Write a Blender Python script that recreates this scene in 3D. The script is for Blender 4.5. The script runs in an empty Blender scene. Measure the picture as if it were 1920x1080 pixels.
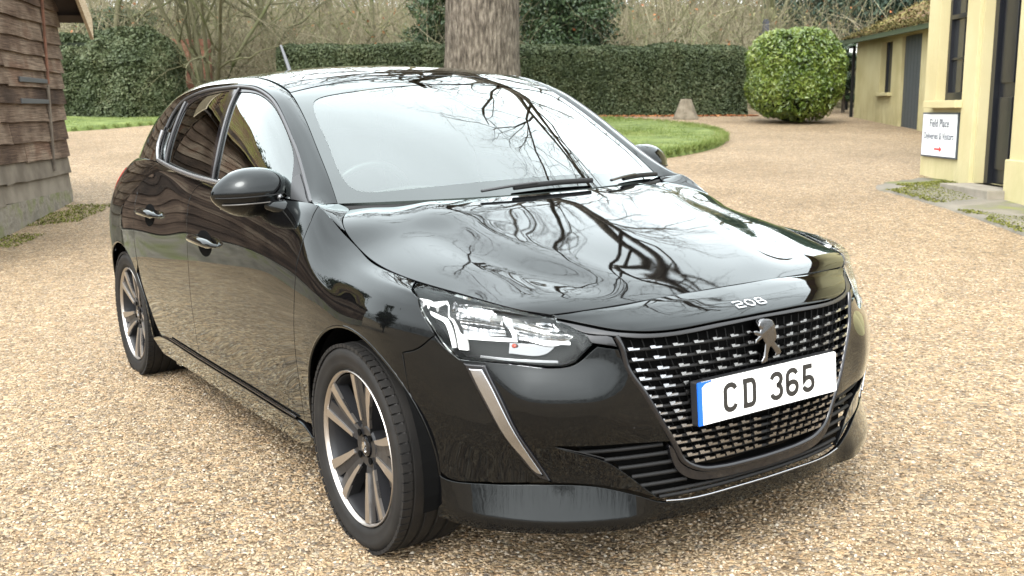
import bpy, bmesh, math, random
import numpy as np
from mathutils import Vector, Matrix, geometry
rng=np.random.default_rng(7); random.seed(7)
SC=bpy.context.scene; COL=SC.collection
rad=math.radians
# ------------------------------------------------------------------ camera (world: x right, y away, z up, in metres)
CH=1.265
cd=bpy.data.cameras.new('camera'); cam=bpy.data.objects.new('camera',cd); COL.objects.link(cam); SC.camera=cam
def basis(yaw,pitch,roll):
    f=Vector((math.cos(pitch)*math.cos(yaw),math.cos(pitch)*math.sin(yaw),math.sin(pitch)))
    r=f.cross(Vector((0,0,1))).normalized();u=r.cross(f)
    c,s=math.cos(roll),math.sin(roll)
    return Matrix((c*r+s*u,-s*r+c*u,f))
MW=basis(rad(90),rad(-9.66),rad(-.2))
B3=Matrix((MW[0],MW[1],-MW[2])).transposed()
cam.matrix_world=Matrix.Translation((0,0,CH))@B3.to_4x4()
cd.sensor_width=36; cd.lens=36*1950/1920; cd.clip_end=2000; cd.clip_start=.05
cd.dof.use_dof=True; cd.dof.focus_distance=3.6; cd.dof.aperture_fstop=7.0
SC.render.resolution_x=1024; SC.render.resolution_y=576
# ------------------------------------------------------------------ world and sun (overcast)
SUN_EL,SUN_AZ=48,200
w=bpy.data.worlds.new('World'); SC.world=w; w.use_nodes=True; nt=w.node_tree; nt.nodes.clear()
def N(nt,t,**k):
    n=nt.nodes.new(t)
    for a,b in k.items(): setattr(n,a,b)
    return n
sky=N(nt,'ShaderNodeTexSky',sky_type='NISHITA',sun_disc=False,sun_elevation=rad(SUN_EL),sun_rotation=rad(SUN_AZ),altitude=50,air_density=1.0,dust_density=4.0,ozone_density=1.0)
hs=N(nt,'ShaderNodeHueSaturation'); hs.inputs['Saturation'].default_value=.10; hs.inputs['Value'].default_value=1.0
tc=N(nt,'ShaderNodeTexCoord'); mp=N(nt,'ShaderNodeMapping'); mp.inputs['Scale'].default_value=(1,1,2.2)
no=N(nt,'ShaderNodeTexNoise'); no.inputs['Scale'].default_value=1.6; no.inputs['Detail'].default_value=5; no.inputs['Roughness'].default_value=.5
cr=N(nt,'ShaderNodeMapRange'); cr.inputs['From Min'].default_value=.3; cr.inputs['From Max'].default_value=.7; cr.inputs['To Min'].default_value=.86; cr.inputs['To Max'].default_value=1.12
mx=N(nt,'ShaderNodeVectorMath',operation='MULTIPLY'); ad=N(nt,'ShaderNodeVectorMath',operation='ADD'); ad.inputs[1].default_value=(5.0,5.38,5.5)
sz=N(nt,'ShaderNodeSeparateXYZ'); zr=N(nt,'ShaderNodeMapRange'); zr.inputs['From Min'].default_value=0; zr.inputs['From Max'].default_value=1; zr.inputs['To Min'].default_value=.82; zr.inputs['To Max'].default_value=1.6; zm=N(nt,'ShaderNodeVectorMath',operation='MULTIPLY')
bg=N(nt,'ShaderNodeBackground'); bg.inputs['Strength'].default_value=.15; wo=N(nt,'ShaderNodeOutputWorld')
L=nt.links.new
L(sky.outputs[0],hs.inputs['Color']);L(tc.outputs['Generated'],mp.inputs[0]);L(mp.outputs[0],no.inputs['Vector']);L(no.outputs[0],cr.inputs[0])
L(hs.outputs[0],ad.inputs[0]);L(ad.outputs[0],mx.inputs[0]);L(cr.outputs[0],mx.inputs[1]);L(tc.outputs['Generated'],sz.inputs[0]);L(sz.outputs['Z'],zr.inputs[0]);L(mx.outputs[0],zm.inputs[0]);L(zr.outputs[0],zm.inputs[1]);L(zm.outputs[0],bg.inputs['Color']);L(bg.outputs[0],wo.inputs['Surface'])
sd=bpy.data.lights.new('sun','SUN'); sd.energy=.6; sd.angle=rad(25); sd.color=(1,.96,.9)
sun=bpy.data.objects.new('sun',sd); COL.objects.link(sun)
sv=Vector((math.cos(rad(SUN_EL))*math.sin(rad(SUN_AZ)),math.cos(rad(SUN_EL))*math.cos(rad(SUN_AZ)),math.sin(rad(SUN_EL))))
sun.rotation_euler=sv.to_track_quat('Z','Y').to_euler()
VS=SC.view_settings; VS.view_transform='Standard'; VS.look='None'; VS.gamma=1; VS.exposure=1.34
try: VS.use_curve_mapping=False
except Exception: pass
# ------------------------------------------------------------------ tagging helpers
def tag(o,label=None,cat=None,group=None,kind=None):
    for k,v in (('label',label),('category',cat),('group',group),('kind',kind)):
        if v: o[k]=v
    return o
def link(name,me,parent=None,mat=None):
    o=bpy.data.objects.new(name,me); COL.objects.link(o)
    if parent: o.parent=parent
    if mat and me: 
        for m in (mat if isinstance(mat,(list,tuple)) else [mat]): me.materials.append(m)
    return o
def empty(name,loc=(0,0,0),rz=0,**k):
    o=link(name,None); o.location=loc; o.rotation_euler[2]=rz; o.empty_display_size=.2; return tag(o,**k)
# ------------------------------------------------------------------ materials
def mat(name,color=(.5,.5,.5),rough=.5,metal=0,ior=None,coat=0,spec=None):
    m=bpy.data.materials.new(name); m.use_nodes=True; b=m.node_tree.nodes['Principled BSDF']
    b.inputs['Base Color'].default_value=(*color,1); b.inputs['Roughness'].default_value=rough; b.inputs['Metallic'].default_value=metal
    if ior: b.inputs['IOR'].default_value=ior
    if coat: b.inputs['Coat Weight'].default_value=coat; b.inputs['Coat Roughness'].default_value=.02
    if spec is not None: b.inputs['Specular IOR Level'].default_value=spec
    m['b']=1; return m
def bsdf(m): return m.node_tree.nodes['Principled BSDF']
def ramp(nt,cols,pos=None):
    r=N(nt,'ShaderNodeValToRGB'); e=r.color_ramp.elements
    while len(e)<len(cols): e.new(.5)
    for i,c in enumerate(cols):
        e[i].position=(pos[i] if pos else i/(len(cols)-1)); e[i].color=(*c,1)
    return r
GA=.785   # overall albedo trim of the natural surfaces
def island_mat(name,cols,rough=.6,spec=.3,noise=None,trans=0):
    """colour varies from leaf to leaf / plank to plank, plus a soft position noise"""
    cols=[tuple(q*GA for q in c) for c in cols]; m=mat(name,cols[0],rough,spec=spec); nt=m.node_tree; b=bsdf(m); l=nt.links.new
    g=N(nt,'ShaderNodeNewGeometry'); r=ramp(nt,cols); 
    if noise:
        n=N(nt,'ShaderNodeTexNoise'); n.inputs['Scale'].default_value=noise; n.inputs['Detail'].default_value=3
        a=N(nt,'ShaderNodeMath',operation='MULTIPLY_ADD'); a.inputs[1].default_value=.55
        s=N(nt,'ShaderNodeMapRange'); s.inputs['From Min'].default_value=.35; s.inputs['From Max'].default_value=.65; s.inputs['To Max'].default_value=.45
        t=N(nt,'ShaderNodeTexCoord'); l(t.outputs['Object'],n.inputs['Vector']); l(n.outputs[0],s.inputs[0]); l(g.outputs['Random Per Island'],a.inputs[0]); l(s.outputs[0],a.inputs[2]); l(a.outputs[0],r.inputs[0])
    else: l(g.outputs['Random Per Island'],r.inputs[0])
    l(r.outputs[0],b.inputs['Base Color'])
    if trans:
        tr=N(nt,'ShaderNodeBsdfTranslucent'); l(r.outputs[0],tr.inputs[0]); mi=N(nt,'ShaderNodeMixShader'); mi.inputs[0].default_value=trans
        l(b.outputs[0],mi.inputs[1]); l(tr.outputs[0],mi.inputs[2]); l(mi.outputs[0],nt.nodes['Material Output'].inputs[0])
    return m
def noise_mat(name,cols,scale=5,detail=6,rough=.8,bump=0,bscale=None,stretch=(1,1,1),pos=None,spec=.3):
    cols=[tuple(q*GA for q in c) for c in cols]; m=mat(name,cols[0],rough,spec=spec); nt=m.node_tree; b=bsdf(m); l=nt.links.new
    t=N(nt,'ShaderNodeTexCoord'); p=N(nt,'ShaderNodeMapping'); p.inputs['Scale'].default_value=stretch; l(t.outputs['Object'],p.inputs[0])
    n=N(nt,'ShaderNodeTexNoise'); n.inputs['Scale'].default_value=scale; n.inputs['Detail'].default_value=detail; l(p.outputs[0],n.inputs['Vector'])
    r=ramp(nt,cols,pos or [.3+.4*i/(len(cols)-1) for i in range(len(cols))]); l(n.outputs[0],r.inputs[0]); l(r.outputs[0],b.inputs['Base Color'])
    if bump:
        n2=N(nt,'ShaderNodeTexNoise'); n2.inputs['Scale'].default_value=bscale or scale*3; n2.inputs['Detail'].default_value=8; l(p.outputs[0],n2.inputs['Vector'])
        bu=N(nt,'ShaderNodeBump'); bu.inputs['Strength'].default_value=1; bu.inputs['Distance'].default_value=bump; l(n2.outputs[0],bu.inputs['Height']); l(bu.outputs[0],b.inputs['Normal'])
    return m
def glass_mat(name,tint=(.8,.85,.82),gain=1.7,ior=1.52):
    m=bpy.data.materials.new(name); m.use_nodes=True; nt=m.node_tree; nt.nodes.clear(); l=nt.links.new
    o=N(nt,'ShaderNodeOutputMaterial'); tr=N(nt,'ShaderNodeBsdfTransparent'); tr.inputs[0].default_value=(*tint,1)
    gl=N(nt,'ShaderNodeBsdfGlossy'); gl.inputs['Roughness'].default_value=0; gl.inputs[0].default_value=(.93,.99,.98,1)
    fr=N(nt,'ShaderNodeFresnel'); fr.inputs[0].default_value=ior; mu=N(nt,'ShaderNodeMath',operation='MULTIPLY'); mu.use_clamp=True; mu.inputs[1].default_value=gain
    mi=N(nt,'ShaderNodeMixShader'); l(fr.outputs[0],mu.inputs[0]); l(mu.outputs[0],mi.inputs[0]); l(tr.outputs[0],mi.inputs[1]); l(gl.outputs[0],mi.inputs[2]); l(mi.outputs[0],o.inputs[0])
    return m
PAINT=mat('black_paint',(.002,.002,.0022),.5,spec=0)
nt=PAINT.node_tree; gl=N(nt,'ShaderNodeBsdfGlossy'); gl.inputs['Roughness'].default_value=.015; gl.inputs[0].default_value=(.95,1,1,1)
fr_=N(nt,'ShaderNodeFresnel'); fr_.inputs[0].default_value=1.5; po_=N(nt,'ShaderNodeMath',operation='POWER'); po_.inputs[1].default_value=1.5; ma_=N(nt,'ShaderNodeMath',operation='MULTIPLY',use_clamp=True); ma_.inputs[1].default_value=3.1; nt.links.new(po_.outputs[0],ma_.inputs[0]); cp_=N(nt,'ShaderNodeMath',operation='MULTIPLY'); cp_.inputs[1].default_value=1.75; mn_=N(nt,'ShaderNodeMath',operation='MINIMUM')
ox_=N(nt,'ShaderNodeTexCoord'); on_=N(nt,'ShaderNodeTexNoise'); on_.inputs['Scale'].default_value=260; ob_=N(nt,'ShaderNodeBump'); ob_.inputs['Distance'].default_value=.00002; ob_.inputs['Strength'].default_value=.5
L=nt.links.new; L(ox_.outputs['Object'],on_.inputs['Vector']); L(on_.outputs[0],ob_.inputs['Height']); L(ob_.outputs[0],gl.inputs['Normal'])
mi_=N(nt,'ShaderNodeMixShader'); L(fr_.outputs[0],po_.inputs[0]); L(fr_.outputs[0],cp_.inputs[0]); L(cp_.outputs[0],mn_.inputs[0]); L(ma_.outputs[0],mn_.inputs[1]); L(mn_.outputs[0],mi_.inputs[0]); L(bsdf(PAINT).outputs[0],mi_.inputs[1]); L(gl.outputs[0],mi_.inputs[2]); L(mi_.outputs[0],nt.nodes['Material Output'].inputs[0])
GLOSSBLK=mat('gloss_black_trim',(.006,.006,.007),.08,ior=1.5)
SATIN=mat('satin_black_plastic',(.012,.012,.013),.35)
MATTE=mat('matte_black_plastic',(.008,.008,.008),.65,spec=.2)
VOID=mat('dark_cavity',(.002,.002,.002),.9,spec=.05)
CHROME=mat('chrome',(.75,.75,.76),.06,metal=1)
SATCHR=mat('satin_metal_trim',(.34,.345,.36),.22,metal=1)
RUBBER=noise_mat('tyre_rubber',[(.009,.0085,.008),(.016,.0145,.013)],14,5,.7,spec=.22)
MACHINED=mat('machined_alloy',(.46,.43,.40),.36,metal=1)
RIMDARK=mat('dark_alloy',(.010,.010,.011),.35,ior=1.45)
WSGLASS=glass_mat('windscreen_glass',(.62,.72,.68),2.35)
BORDER=glass_mat('screen_print_black',(.004,.004,.004),1.7)
SIDEGLASS=glass_mat('side_window_glass',(.30,.33,.31),2.4)
DARKGLASS=glass_mat('privacy_glass',(.04,.045,.042),1.3)
LENS=glass_mat('headlamp_lens',(.93,.94,.94),.45)
DRL=mat('daytime_lamp_white',(.9,.9,.9),.3)
b_=bsdf(DRL); b_.inputs['Emission Color'].default_value=(1,.98,.95,1); b_.inputs['Emission Strength'].default_value=.1
REFL=mat('lamp_reflector',(.22,.22,.225),.08,metal=1)
AMBER=mat('amber_bulb',(.30,.03,.01),.2)
REDLENS=mat('red_lens',(.25,.005,.005),.08)
PLWHITE=mat('plate_white',(.80,.80,.78),.35)
PLBLUE=mat('plate_blue',(.005,.09,.42),.35)
PLINK=mat('plate_ink',(.008,.007,.006),.5)
SEAT=noise_mat('seat_cloth',[(.02,.02,.022),(.035,.035,.037)],60,2,.9)
DASH=mat('dashboard_plastic',(.05,.052,.05),.6)
STEEL=mat('brake_steel',(.30,.29,.28),.4,metal=1)
# ------------------------------------------------------------------ panel tools
def offnet(net,d):
    u,v=np.meshgrid(np.arange(net.nu),np.arange(net.nv),indexing='ij')
    p,n=net.frame(u.ravel(),v.ravel()); n*=sgn(net)
    return Net((p+n*d).reshape(net.nu,net.nv,3))
_sg={}
def sgn(net):
    if id(net) not in _sg:
        u,v=np.meshgrid(np.arange(net.nu),np.arange(net.nv),indexing='ij'); p,n=net.frame(u.ravel(),v.ravel())
        _sg[id(net)]=1.0 if ((p-np.array([-1.2,0,.55]))*n).sum(1).mean()>0 else -1.0
    return _sg[id(net)]
def fr(net,u,v,off=0):
    p,n=net.frame(u,v); n=n*sgn(net)
    c=np.abs(p[:,1])<1e-3; n[c,1]=0; p[c,1]=0; n/=np.linalg.norm(n,axis=1)[:,None]
    if not callable(off): return p+n*np.reshape(np.asarray(off,float)*np.ones(len(p)),(-1,1)),n
    U=np.clip(np.atleast_1d(np.asarray(u,float)),0,net.nu-1);V=np.clip(np.atleast_1d(np.asarray(v,float)),0,net.nv-1)
    def D(a,b):
        q,m=net.frame(a,b); return q+m*sgn(net)*np.reshape(off(a,b)+0*a,(-1,1))
    e=.03;a=D(np.minimum(U+e,net.nu-1),V)-D(np.maximum(U-e,0),V);b=D(U,np.minimum(V+e,net.nv-1))-D(U,np.maximum(V-e,0))
    m=np.cross(a,b)*sgn(net); m[c,1]=0; m/=np.linalg.norm(m,axis=1)[:,None]+1e-12
    return p+n*np.reshape(off(U,V)+0*U,(-1,1)),m
class MB:
    def __init__(s): s.v=[];s.n=[];s.f=[];s.m=[]
    def add(s,v,n,f,mi=0,mirror=False):
        v=np.array(v,float);n=np.array(n,float);b=len(s.v)
        if mirror: v=v*[1,-1,1];n=n*[1,-1,1]
        s.v+=list(map(tuple,v));s.n+=list(map(tuple,n))
        for q in f:
            q=[b+int(i) for i in q]; s.f.append(q[::-1] if mirror else q); s.m.append(mi)
    def build(s,name,mats,parent=None):
        me=bpy.data.meshes.new(name); me.from_pydata(s.v,[],s.f); me.update()
        if len(s.f):
            me.polygons.foreach_set('use_smooth',[True]*len(me.polygons)); me.polygons.foreach_set('material_index',s.m)
            me.normals_split_custom_set_from_vertices(s.n)
        return link(name,me,parent,mats)
def smoothline(pts,closed,step,ang=42,corners=None):
    p=np.array(pts,float);n=len(p);out=[]
    def T(i):
        a,b,c=p[(i-1)%n],p[i],p[(i+1)%n]
        if not closed and (i==0 or i==n-1): return None
        d1,d2=b-a,c-b; l1,l2=np.linalg.norm(d1),np.linalg.norm(d2)
        if l1<1e-9 or l2<1e-9: return None
        if math.degrees(math.acos(max(-1,min(1,float(d1@d2/l1/l2)))))>ang: return None
        t=d1/l1+d2/l2; return t/np.linalg.norm(t)
    tan=[T(i) for i in range(n)]
    for i in range(n if closed else n-1):
        a,b=p[i],p[(i+1)%n];d=b-a;L_=np.linalg.norm(d)
        if L_<1e-9: continue
        ta=tan[i] if tan[i] is not None else d/L_; tb=tan[(i+1)%n] if tan[(i+1)%n] is not None else d/L_
        k=max(1,int(math.ceil(L_/step)))
        for q in range(k):
            t=q/k;h=(2*t**3-3*t**2+1,t**3-2*t**2+t,-2*t**3+3*t**2,t**3-t**2)
            out.append(h[0]*a+h[1]*ta*L_+h[2]*b+h[3]*tb*L_)
    if not closed: out.append(p[-1])
    return np.array(out)
def inpoly(q,poly):
    x,y=q[:,0],q[:,1];c=np.zeros(len(q),bool);n=len(poly);j=n-1
    for i in range(n):
        xi,yi=poly[i];xj,yj=poly[j]
        if yi!=yj: c^=((yi>y)!=(yj>y))&(x<(xj-xi)*(y-yi)/(yj-yi)+xi)
        j=i
    return c
def patch(mb,net,outline,off=0,holes=(),gap=.0013,rim=.012,step=.022,mi=0,both=True,ang=42,rnd=.0013):
    """cut a piece with a smooth outline out of a body surface; edges roll inward like pressed panel edges"""
    o=np.array([q[:2] for q in outline],float); c=o.mean(0)
    e=.25; pc=net(c[0],c[1])[0]; su=np.linalg.norm(net(c[0]+e,c[1])[0]-net(c[0]-e,c[1])[0])/(2*e); sv_=np.linalg.norm(net(c[0],c[1]+e)[0]-net(c[0],c[1]-e)[0])/(2*e)
    S=np.array([max(su,.02),max(sv_,.008)]); 
    loops=[smoothline(o*S,True,step*.7,ang)]+[smoothline(np.array(h,float)*S,True,step*.7,ang) for h in holes]
    lo=loops[0].min(0);hi=loops[0].max(0)
    gx=np.arange(lo[0],hi[0],step);gy=np.arange(lo[1],hi[1],step);G=np.array(np.meshgrid(gx,gy)).reshape(2,-1).T
    k=inpoly(G,loops[0])
    for h in loops[1:]: k&=~inpoly(G,h)
    G=G[k]; B=np.concatenate(loops)
    if len(G):
        keep=np.ones(len(G),bool)
        for s0 in range(0,len(G),4000):
            d=((G[s0:s0+4000,None]-B[None])**2).sum(-1).min(1); keep[s0:s0+4000]=d>(step*.45)**2
        G=G[keep]
    V=np.concatenate([B,G]); E=[];b=0
    for l_ in loops:
        n=len(l_); E+=[(b+i,b+(i+1)%n) for i in range(n)]; b+=n
    r=geometry.delaunay_2d_cdt([Vector(q) for q in V],E,[],0,1e-6,False)
    W=np.array([tuple(q) for q in r[0]]); F=np.array([list(f) for f in r[2] if len(f)==3])
    cen=W[F].mean(1); k=inpoly(cen,loops[0])
    for h in loops[1:]: k&=~inpoly(cen,h)
    a=W[F[:,1]]-W[F[:,0]];b2=W[F[:,2]]-W[F[:,0]];k&=np.abs(a[:,0]*b2[:,1]-a[:,1]*b2[:,0])>1e-9
    F=F[k]; uv=W/S; P_,n_=fr(net,uv[:,0],uv[:,1],off)
    # orient
    fn=np.cross(P_[F[:,1]]-P_[F[:,0]],P_[F[:,2]]-P_[F[:,0]]); fl=(fn*n_[F[:,0]]).sum(1)<0; F[fl]=F[fl][:,::-1]
    faces=[list(f) for f in F]
    # boundary edges
    ed={}
    for f in F:
        for i in range(3): ed[(f[i],f[(i+1)%3])]=1
    bd=[(a,b) for (a,b) in ed if (b,a) not in ed]
    cl=lambda i: abs(P_[i,1])<2e-3
    bd=[(a,b) for a,b in bd if not(cl(a) and cl(b))]
    out={}
    for a,b in bd:
        d=P_[b]-P_[a]; t=np.cross(d,n_[a]+n_[b]); t/=np.linalg.norm(t)+1e-12
        for i in (a,b): out[i]=out.get(i,0)+t
    idx={};vv=[p for p in P_];nn=[n for n in n_]
    for i,t in out.items():
        if cl(i): t=t*np.array([1,0,1])
        t=t/(np.linalg.norm(t)+1e-12)
        p0=P_[i]-t*(gap+rnd); vv[i]=p0
        a=len(vv); vv.append(P_[i]-t*gap-n_[i]*rnd); nn.append(t)
        bq=len(vv); vv.append(P_[i]-t*gap-n_[i]*max(rim,rnd+.001)); nn.append(t)
        idx[i]=(a,bq)
    if rim>0:
        for a,b in bd:
            faces.append([b,a,idx[a][0],idx[b][0]]); faces.append([idx[b][0],idx[a][0],idx[a][1],idx[b][1]])
    mb.add(vv,nn,faces,mi)
    if both: mb.add(vv,nn,faces,mi,mirror=True)
def sweep(mb,pts,r,sides=8,mi=0,closed=False,cap=True,up=(0,0,1),flat=1.0):
    p=np.array(pts,float);n=len(p); r=np.broadcast_to(np.asarray(r,float),(n,))
    t=np.gradient(p,axis=0) if not closed else np.roll(p,-1,0)-np.roll(p,1,0)
    t/=np.linalg.norm(t,axis=1)[:,None]+1e-12; up=np.array(up,float)
    a=np.cross(t,up); bad=np.linalg.norm(a,axis=1)<1e-3; a[bad]=np.cross(t[bad],[1,.1,0]); a/=np.linalg.norm(a,axis=1)[:,None]; b=np.cross(a,t)
    th=np.arange(sides)*2*math.pi/sides; nn=(a[:,None]*np.cos(th)[None,:,None]+b[:,None]*np.sin(th)[None,:,None])
    sc=(a[:,None]*np.cos(th)[None,:,None]+b[:,None]*(np.sin(th)*flat)[None,:,None])
    v=p[:,None]+sc*r[:,None,None]; f=[]
    for i in range(n if closed else n-1):
        for k in range(sides):
            j=(i+1)%n; f.append([i*sides+k,j*sides+k,j*sides+(k+1)%sides,i*sides+(k+1)%sides])
    if cap and not closed: f.append(list(range(sides))); f.append([(n-1)*sides+k for k in range(sides)][::-1])
    mb.add(v.reshape(-1,3),nn.reshape(-1,3),f,mi)
def netline(net,pts,off=0,step=.02,side=1):
    o=np.array(pts,float);c=o.mean(0);e=.25
    S=np.array([np.linalg.norm(net(c[0]+e,c[1])[0]-net(c[0]-e,c[1])[0])/(2*e),np.linalg.norm(net(c[0],c[1]+e)[0]-net(c[0],c[1]-e)[0])/(2*e)])
    q=smoothline(o*S,False,step)/S; p,n=fr(net,q[:,0],q[:,1],off)
    return p*[1,side,1]
def simple(name,verts,faces,m=None,parent=None,smooth=False,bevel=0,bsegs=2):
    bm=bmesh.new(); vs=[bm.verts.new(tuple(v)) for v in verts]
    for f in faces:
        try: bm.faces.new([vs[i] for i in f])
        except ValueError: pass
    bmesh.ops.recalc_face_normals(bm,faces=bm.faces)
    if bevel: bmesh.ops.bevel(bm,geom=list(bm.edges),offset=bevel,segments=bsegs,affect='EDGES',profile=.6)
    me=bpy.data.meshes.new(name); bm.to_mesh(me); bm.free()
    if smooth: me.polygons.foreach_set('use_smooth',[True]*len(me.polygons))
    return link(name,me,parent,m)
class Geo:
    """plain collector of faceted shapes"""
    def __init__(s): s.v=[];s.f=[];s.m=[]
    def raw(s,v,f,mi=0):
        b=len(s.v); s.v+=[tuple(map(float,q)) for q in v]
        for q in f: s.f.append([b+int(i) for i in q]); s.m.append(mi)
    def box(s,c,size,R_=None,mi=0):
        h=np.array(size)/2; q=np.array([(x,y,z) for x in(-1,1) for y in(-1,1) for z in(-1,1)])*h
        if R_ is not None: q=q@np.array(R_).T
        s.raw(q+np.array(c),[(0,1,3,2),(4,6,7,5),(0,4,5,1),(2,3,7,6),(0,2,6,4),(1,5,7,3)],mi)
    def prism(s,poly,fn,d0,d1,mi=0):
        n=len(poly); v=[fn(a,b,d0) for a,b in poly]+[fn(a,b,d1) for a,b in poly]
        s.raw(v,[list(range(n))[::-1],list(range(n,2*n))]+[[i,(i+1)%n,n+(i+1)%n,n+i] for i in range(n)],mi)
    def lathe(s,prof,center,axis='y',seg=48,mi=0,closed=False):
        c=np.array(center,float);n=len(prof);v=[]
        for k in range(seg):
            t=2*math.pi*k/seg;ct,st=math.cos(t),math.sin(t)
            for a,r in prof:
                v.append(c+(np.array([r*ct,a,r*st]) if axis=='y' else np.array([r*ct,r*st,a]) if axis=='z' else np.array([a,r*ct,r*st])))
        m=n if closed else n-1
        s.raw(v,[[k*n+i,((k+1)%seg)*n+i,((k+1)%seg)*n+(i+1)%n,k*n+(i+1)%n] for k in range(seg) for i in range(m)],mi)
    def build(s,name,m,parent=None,smooth=False,bevel=0,segs=2,angle=None):
        bm=bmesh.new(); me=bpy.data.meshes.new(name); me.from_pydata(s.v,[],s.f); me.update()
        me.polygons.foreach_set('material_index',s.m); bm.from_mesh(me)
        bmesh.ops.recalc_face_normals(bm,faces=bm.faces)
        if bevel: bmesh.ops.bevel(bm,geom=list(bm.edges),offset=bevel,segments=segs,affect='EDGES',profile=.6,clamp_overlap=True)
        bm.to_mesh(me); bm.free()
        if smooth:
            me.polygons.foreach_set('use_smooth',[True]*len(me.polygons))
            if angle: me.set_sharp_from_angle(angle=rad(angle))
        return link(name,me,parent,m)
def strokes(geo,paths,width,fn,d0,d1,mi=0):
    """thick polylines (letter strokes) as little prisms; fn maps (a,b,depth) to 3-D"""
    for pts,closed in paths:
        p=np.array(pts,float);n=len(p)
        if closed: d=np.roll(p,-1,0)-p; dp=p-np.roll(p,1,0)
        else:
            d=np.vstack([p[1:]-p[:-1],p[-1:]-p[-2:-1]]); dp=np.vstack([d[:1],p[1:]-p[:-1]])
        d/=np.linalg.norm(d,axis=1)[:,None]; dp/=np.linalg.norm(dp,axis=1)[:,None]
        t=d+dp; t/=np.linalg.norm(t,axis=1)[:,None]; k=1/np.maximum(.5,(t*d).sum(1)); nn=np.c_[-t[:,1],t[:,0]]*(width/2*k)[:,None]
        A,B=p+nn,p-nn; v=[fn(*q,z) for z in (d0,d1) for q in list(A)+list(B)]; m=2*n; f=[]
        for i in range(n if closed else n-1):
            j=(i+1)%n; f+=[(m+i,m+j,m+n+j,m+n+i),(i,n+i,n+j,j),(i,j,m+j,m+i),(n+j,n+i,m+n+i,m+n+j)]
        if not closed:
            for i in (0,n-1): f.append((i,m+i,m+n+i,n+i))
        geo.raw(v,f,mi)
def arc(cx,cy,rx,ry,a0,a1,n=10): return [(cx+rx*math.cos(rad(a0+(a1-a0)*i/n)),cy+ry*math.sin(rad(a0+(a1-a0)*i/n))) for i in range(n+1)]
# --- car body surfaces (car axes: x forward, y left, z up, origin on the ground under the front axle)
CAMC=[2.63349, -2.02299, 1.26468]
CAMR=[2.561273, -0.17735, -0.028874]
def spl_mat(n,t):
    """rows: cubic natural-spline interpolation weights at params t (0..n-1) for n knots"""
    A=np.zeros((n,n));B=np.zeros((n,n))
    A[0,0]=A[-1,-1]=1
    for i in range(1,n-1):
        A[i,i-1]=A[i,i+1]=1;A[i,i]=4
        B[i,i-1]=B[i,i+1]=6;B[i,i]=-12
    M2=np.linalg.solve(A,B)
    t=np.clip(np.asarray(t,float),0,n-1);i=np.minimum(t.astype(int),n-2);f=t-i
    W=np.zeros((len(t),n));k=np.arange(len(t))
    W[k,i]+=1-f;W[k,i+1]+=f
    W+=((1-f)**3-(1-f))[:,None]/6*M2[i]+(f**3-f)[:,None]/6*M2[i+1]
    return W
class Net:
    """tensor cubic spline through an array of points P[i,j]; u runs over i, v over j"""
    def __init__(s,P):
        s.P=np.array(P,float);s.nu,s.nv=s.P.shape[:2]
    def __call__(s,u,v):
        u=np.atleast_1d(u);v=np.atleast_1d(v)
        return np.einsum('ki,kj,ijc->kc',spl_mat(s.nu,u),spl_mat(s.nv,v),s.P)
    def frame(s,u,v):
        u=np.clip(np.atleast_1d(np.asarray(u,float)),0,s.nu-1);v=np.clip(np.atleast_1d(np.asarray(v,float)),0,s.nv-1)
        e=.02
        a=s(np.minimum(u+e,s.nu-1),v)-s(np.maximum(u-e,0),v);b=s(u,np.minimum(v+e,s.nv-1))-s(u,np.maximum(v-e,0))
        n=np.cross(a,b);n/=np.linalg.norm(n,axis=1)[:,None]+1e-12
        return s(u,v),n
def sm(a,b,x):
    t=np.clip((x-a)/(b-a),0,1);return t*t*(3-2*t)
def interp(x,xs,ys): # smooth-ish interpolation through knots (natural cubic in index, monotone x)
    return np.interp(x,xs,ys)
# all nets are for the half with y>0; u: front->rear (or centre->side), v: top->bottom
TH=[0,10,20,30,38,45,52,60,68,78,90]
Zc=[.748,.739,.728,.716,.702,.682,.62,.54,.45,.36,.26,.195]
Xc=[.603,.634,.668,.702,.731,.748,.757,.765,.770,.767,.762,.752]
Zs=[.826,.815,.80,.775,.745,.71,.65,.57,.48,.39,.29,.205]
Ws=[.757,.785,.808,.83,.845,.858,.868,.872,.870,.866,.860,.850]
Ns=[4,3.4,3.0,2.8,2.62,2.5,2.42,2.38,2.36,2.36,2.40,2.45]
R0=([0,10,20,30,38,44.5,52,62,75,90],[.603,.611,.635,.681,.736,.785,.798,.767,.758,.757])
SK=[]
for th in TH:
    row=[];c,s_=math.cos(math.radians(th)),math.sin(math.radians(th))
    for j in range(12):
        r=((c/Xc[j])**Ns[j]+(s_/Ws[j])**Ns[j])**(-1/Ns[j]) if j else float(spl_mat(10,[np.interp(th,R0[0],range(10))])@np.array(R0[1]))
        r-=.019*math.exp(-((th-49)/15)**2)*[0,.25,.8,1.4,1.7,1.5,.9,.3,0,-.1,-.1,-.1][j]
        w=sm(36,76,th)
        z=Zc[j]+(Zs[j]-Zc[j])*w
        ztop=np.interp(th,[0,20,35,44.5,52,62,75,90],[.748,.747,.741,.738,.757,.778,.80,.826])
        z+=(ztop-(Zc[0]+(Zs[0]-Zc[0])*w))*max(0,1-j/5)
        row.append((r*c,r*s_,z))
    SK.append(row)
def sec(x,y,z):
    SK.append([(x if np.isscalar(x) else x[k],y[k],z[k]) for k in range(12)])
sec(-.12,[.748,.775,.800,.826,.845,.859,.868,.870,.867,.860,.852,.835],[.858,.842,.822,.792,.758,.72,.65,.57,.48,.39,.29,.19])
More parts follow.
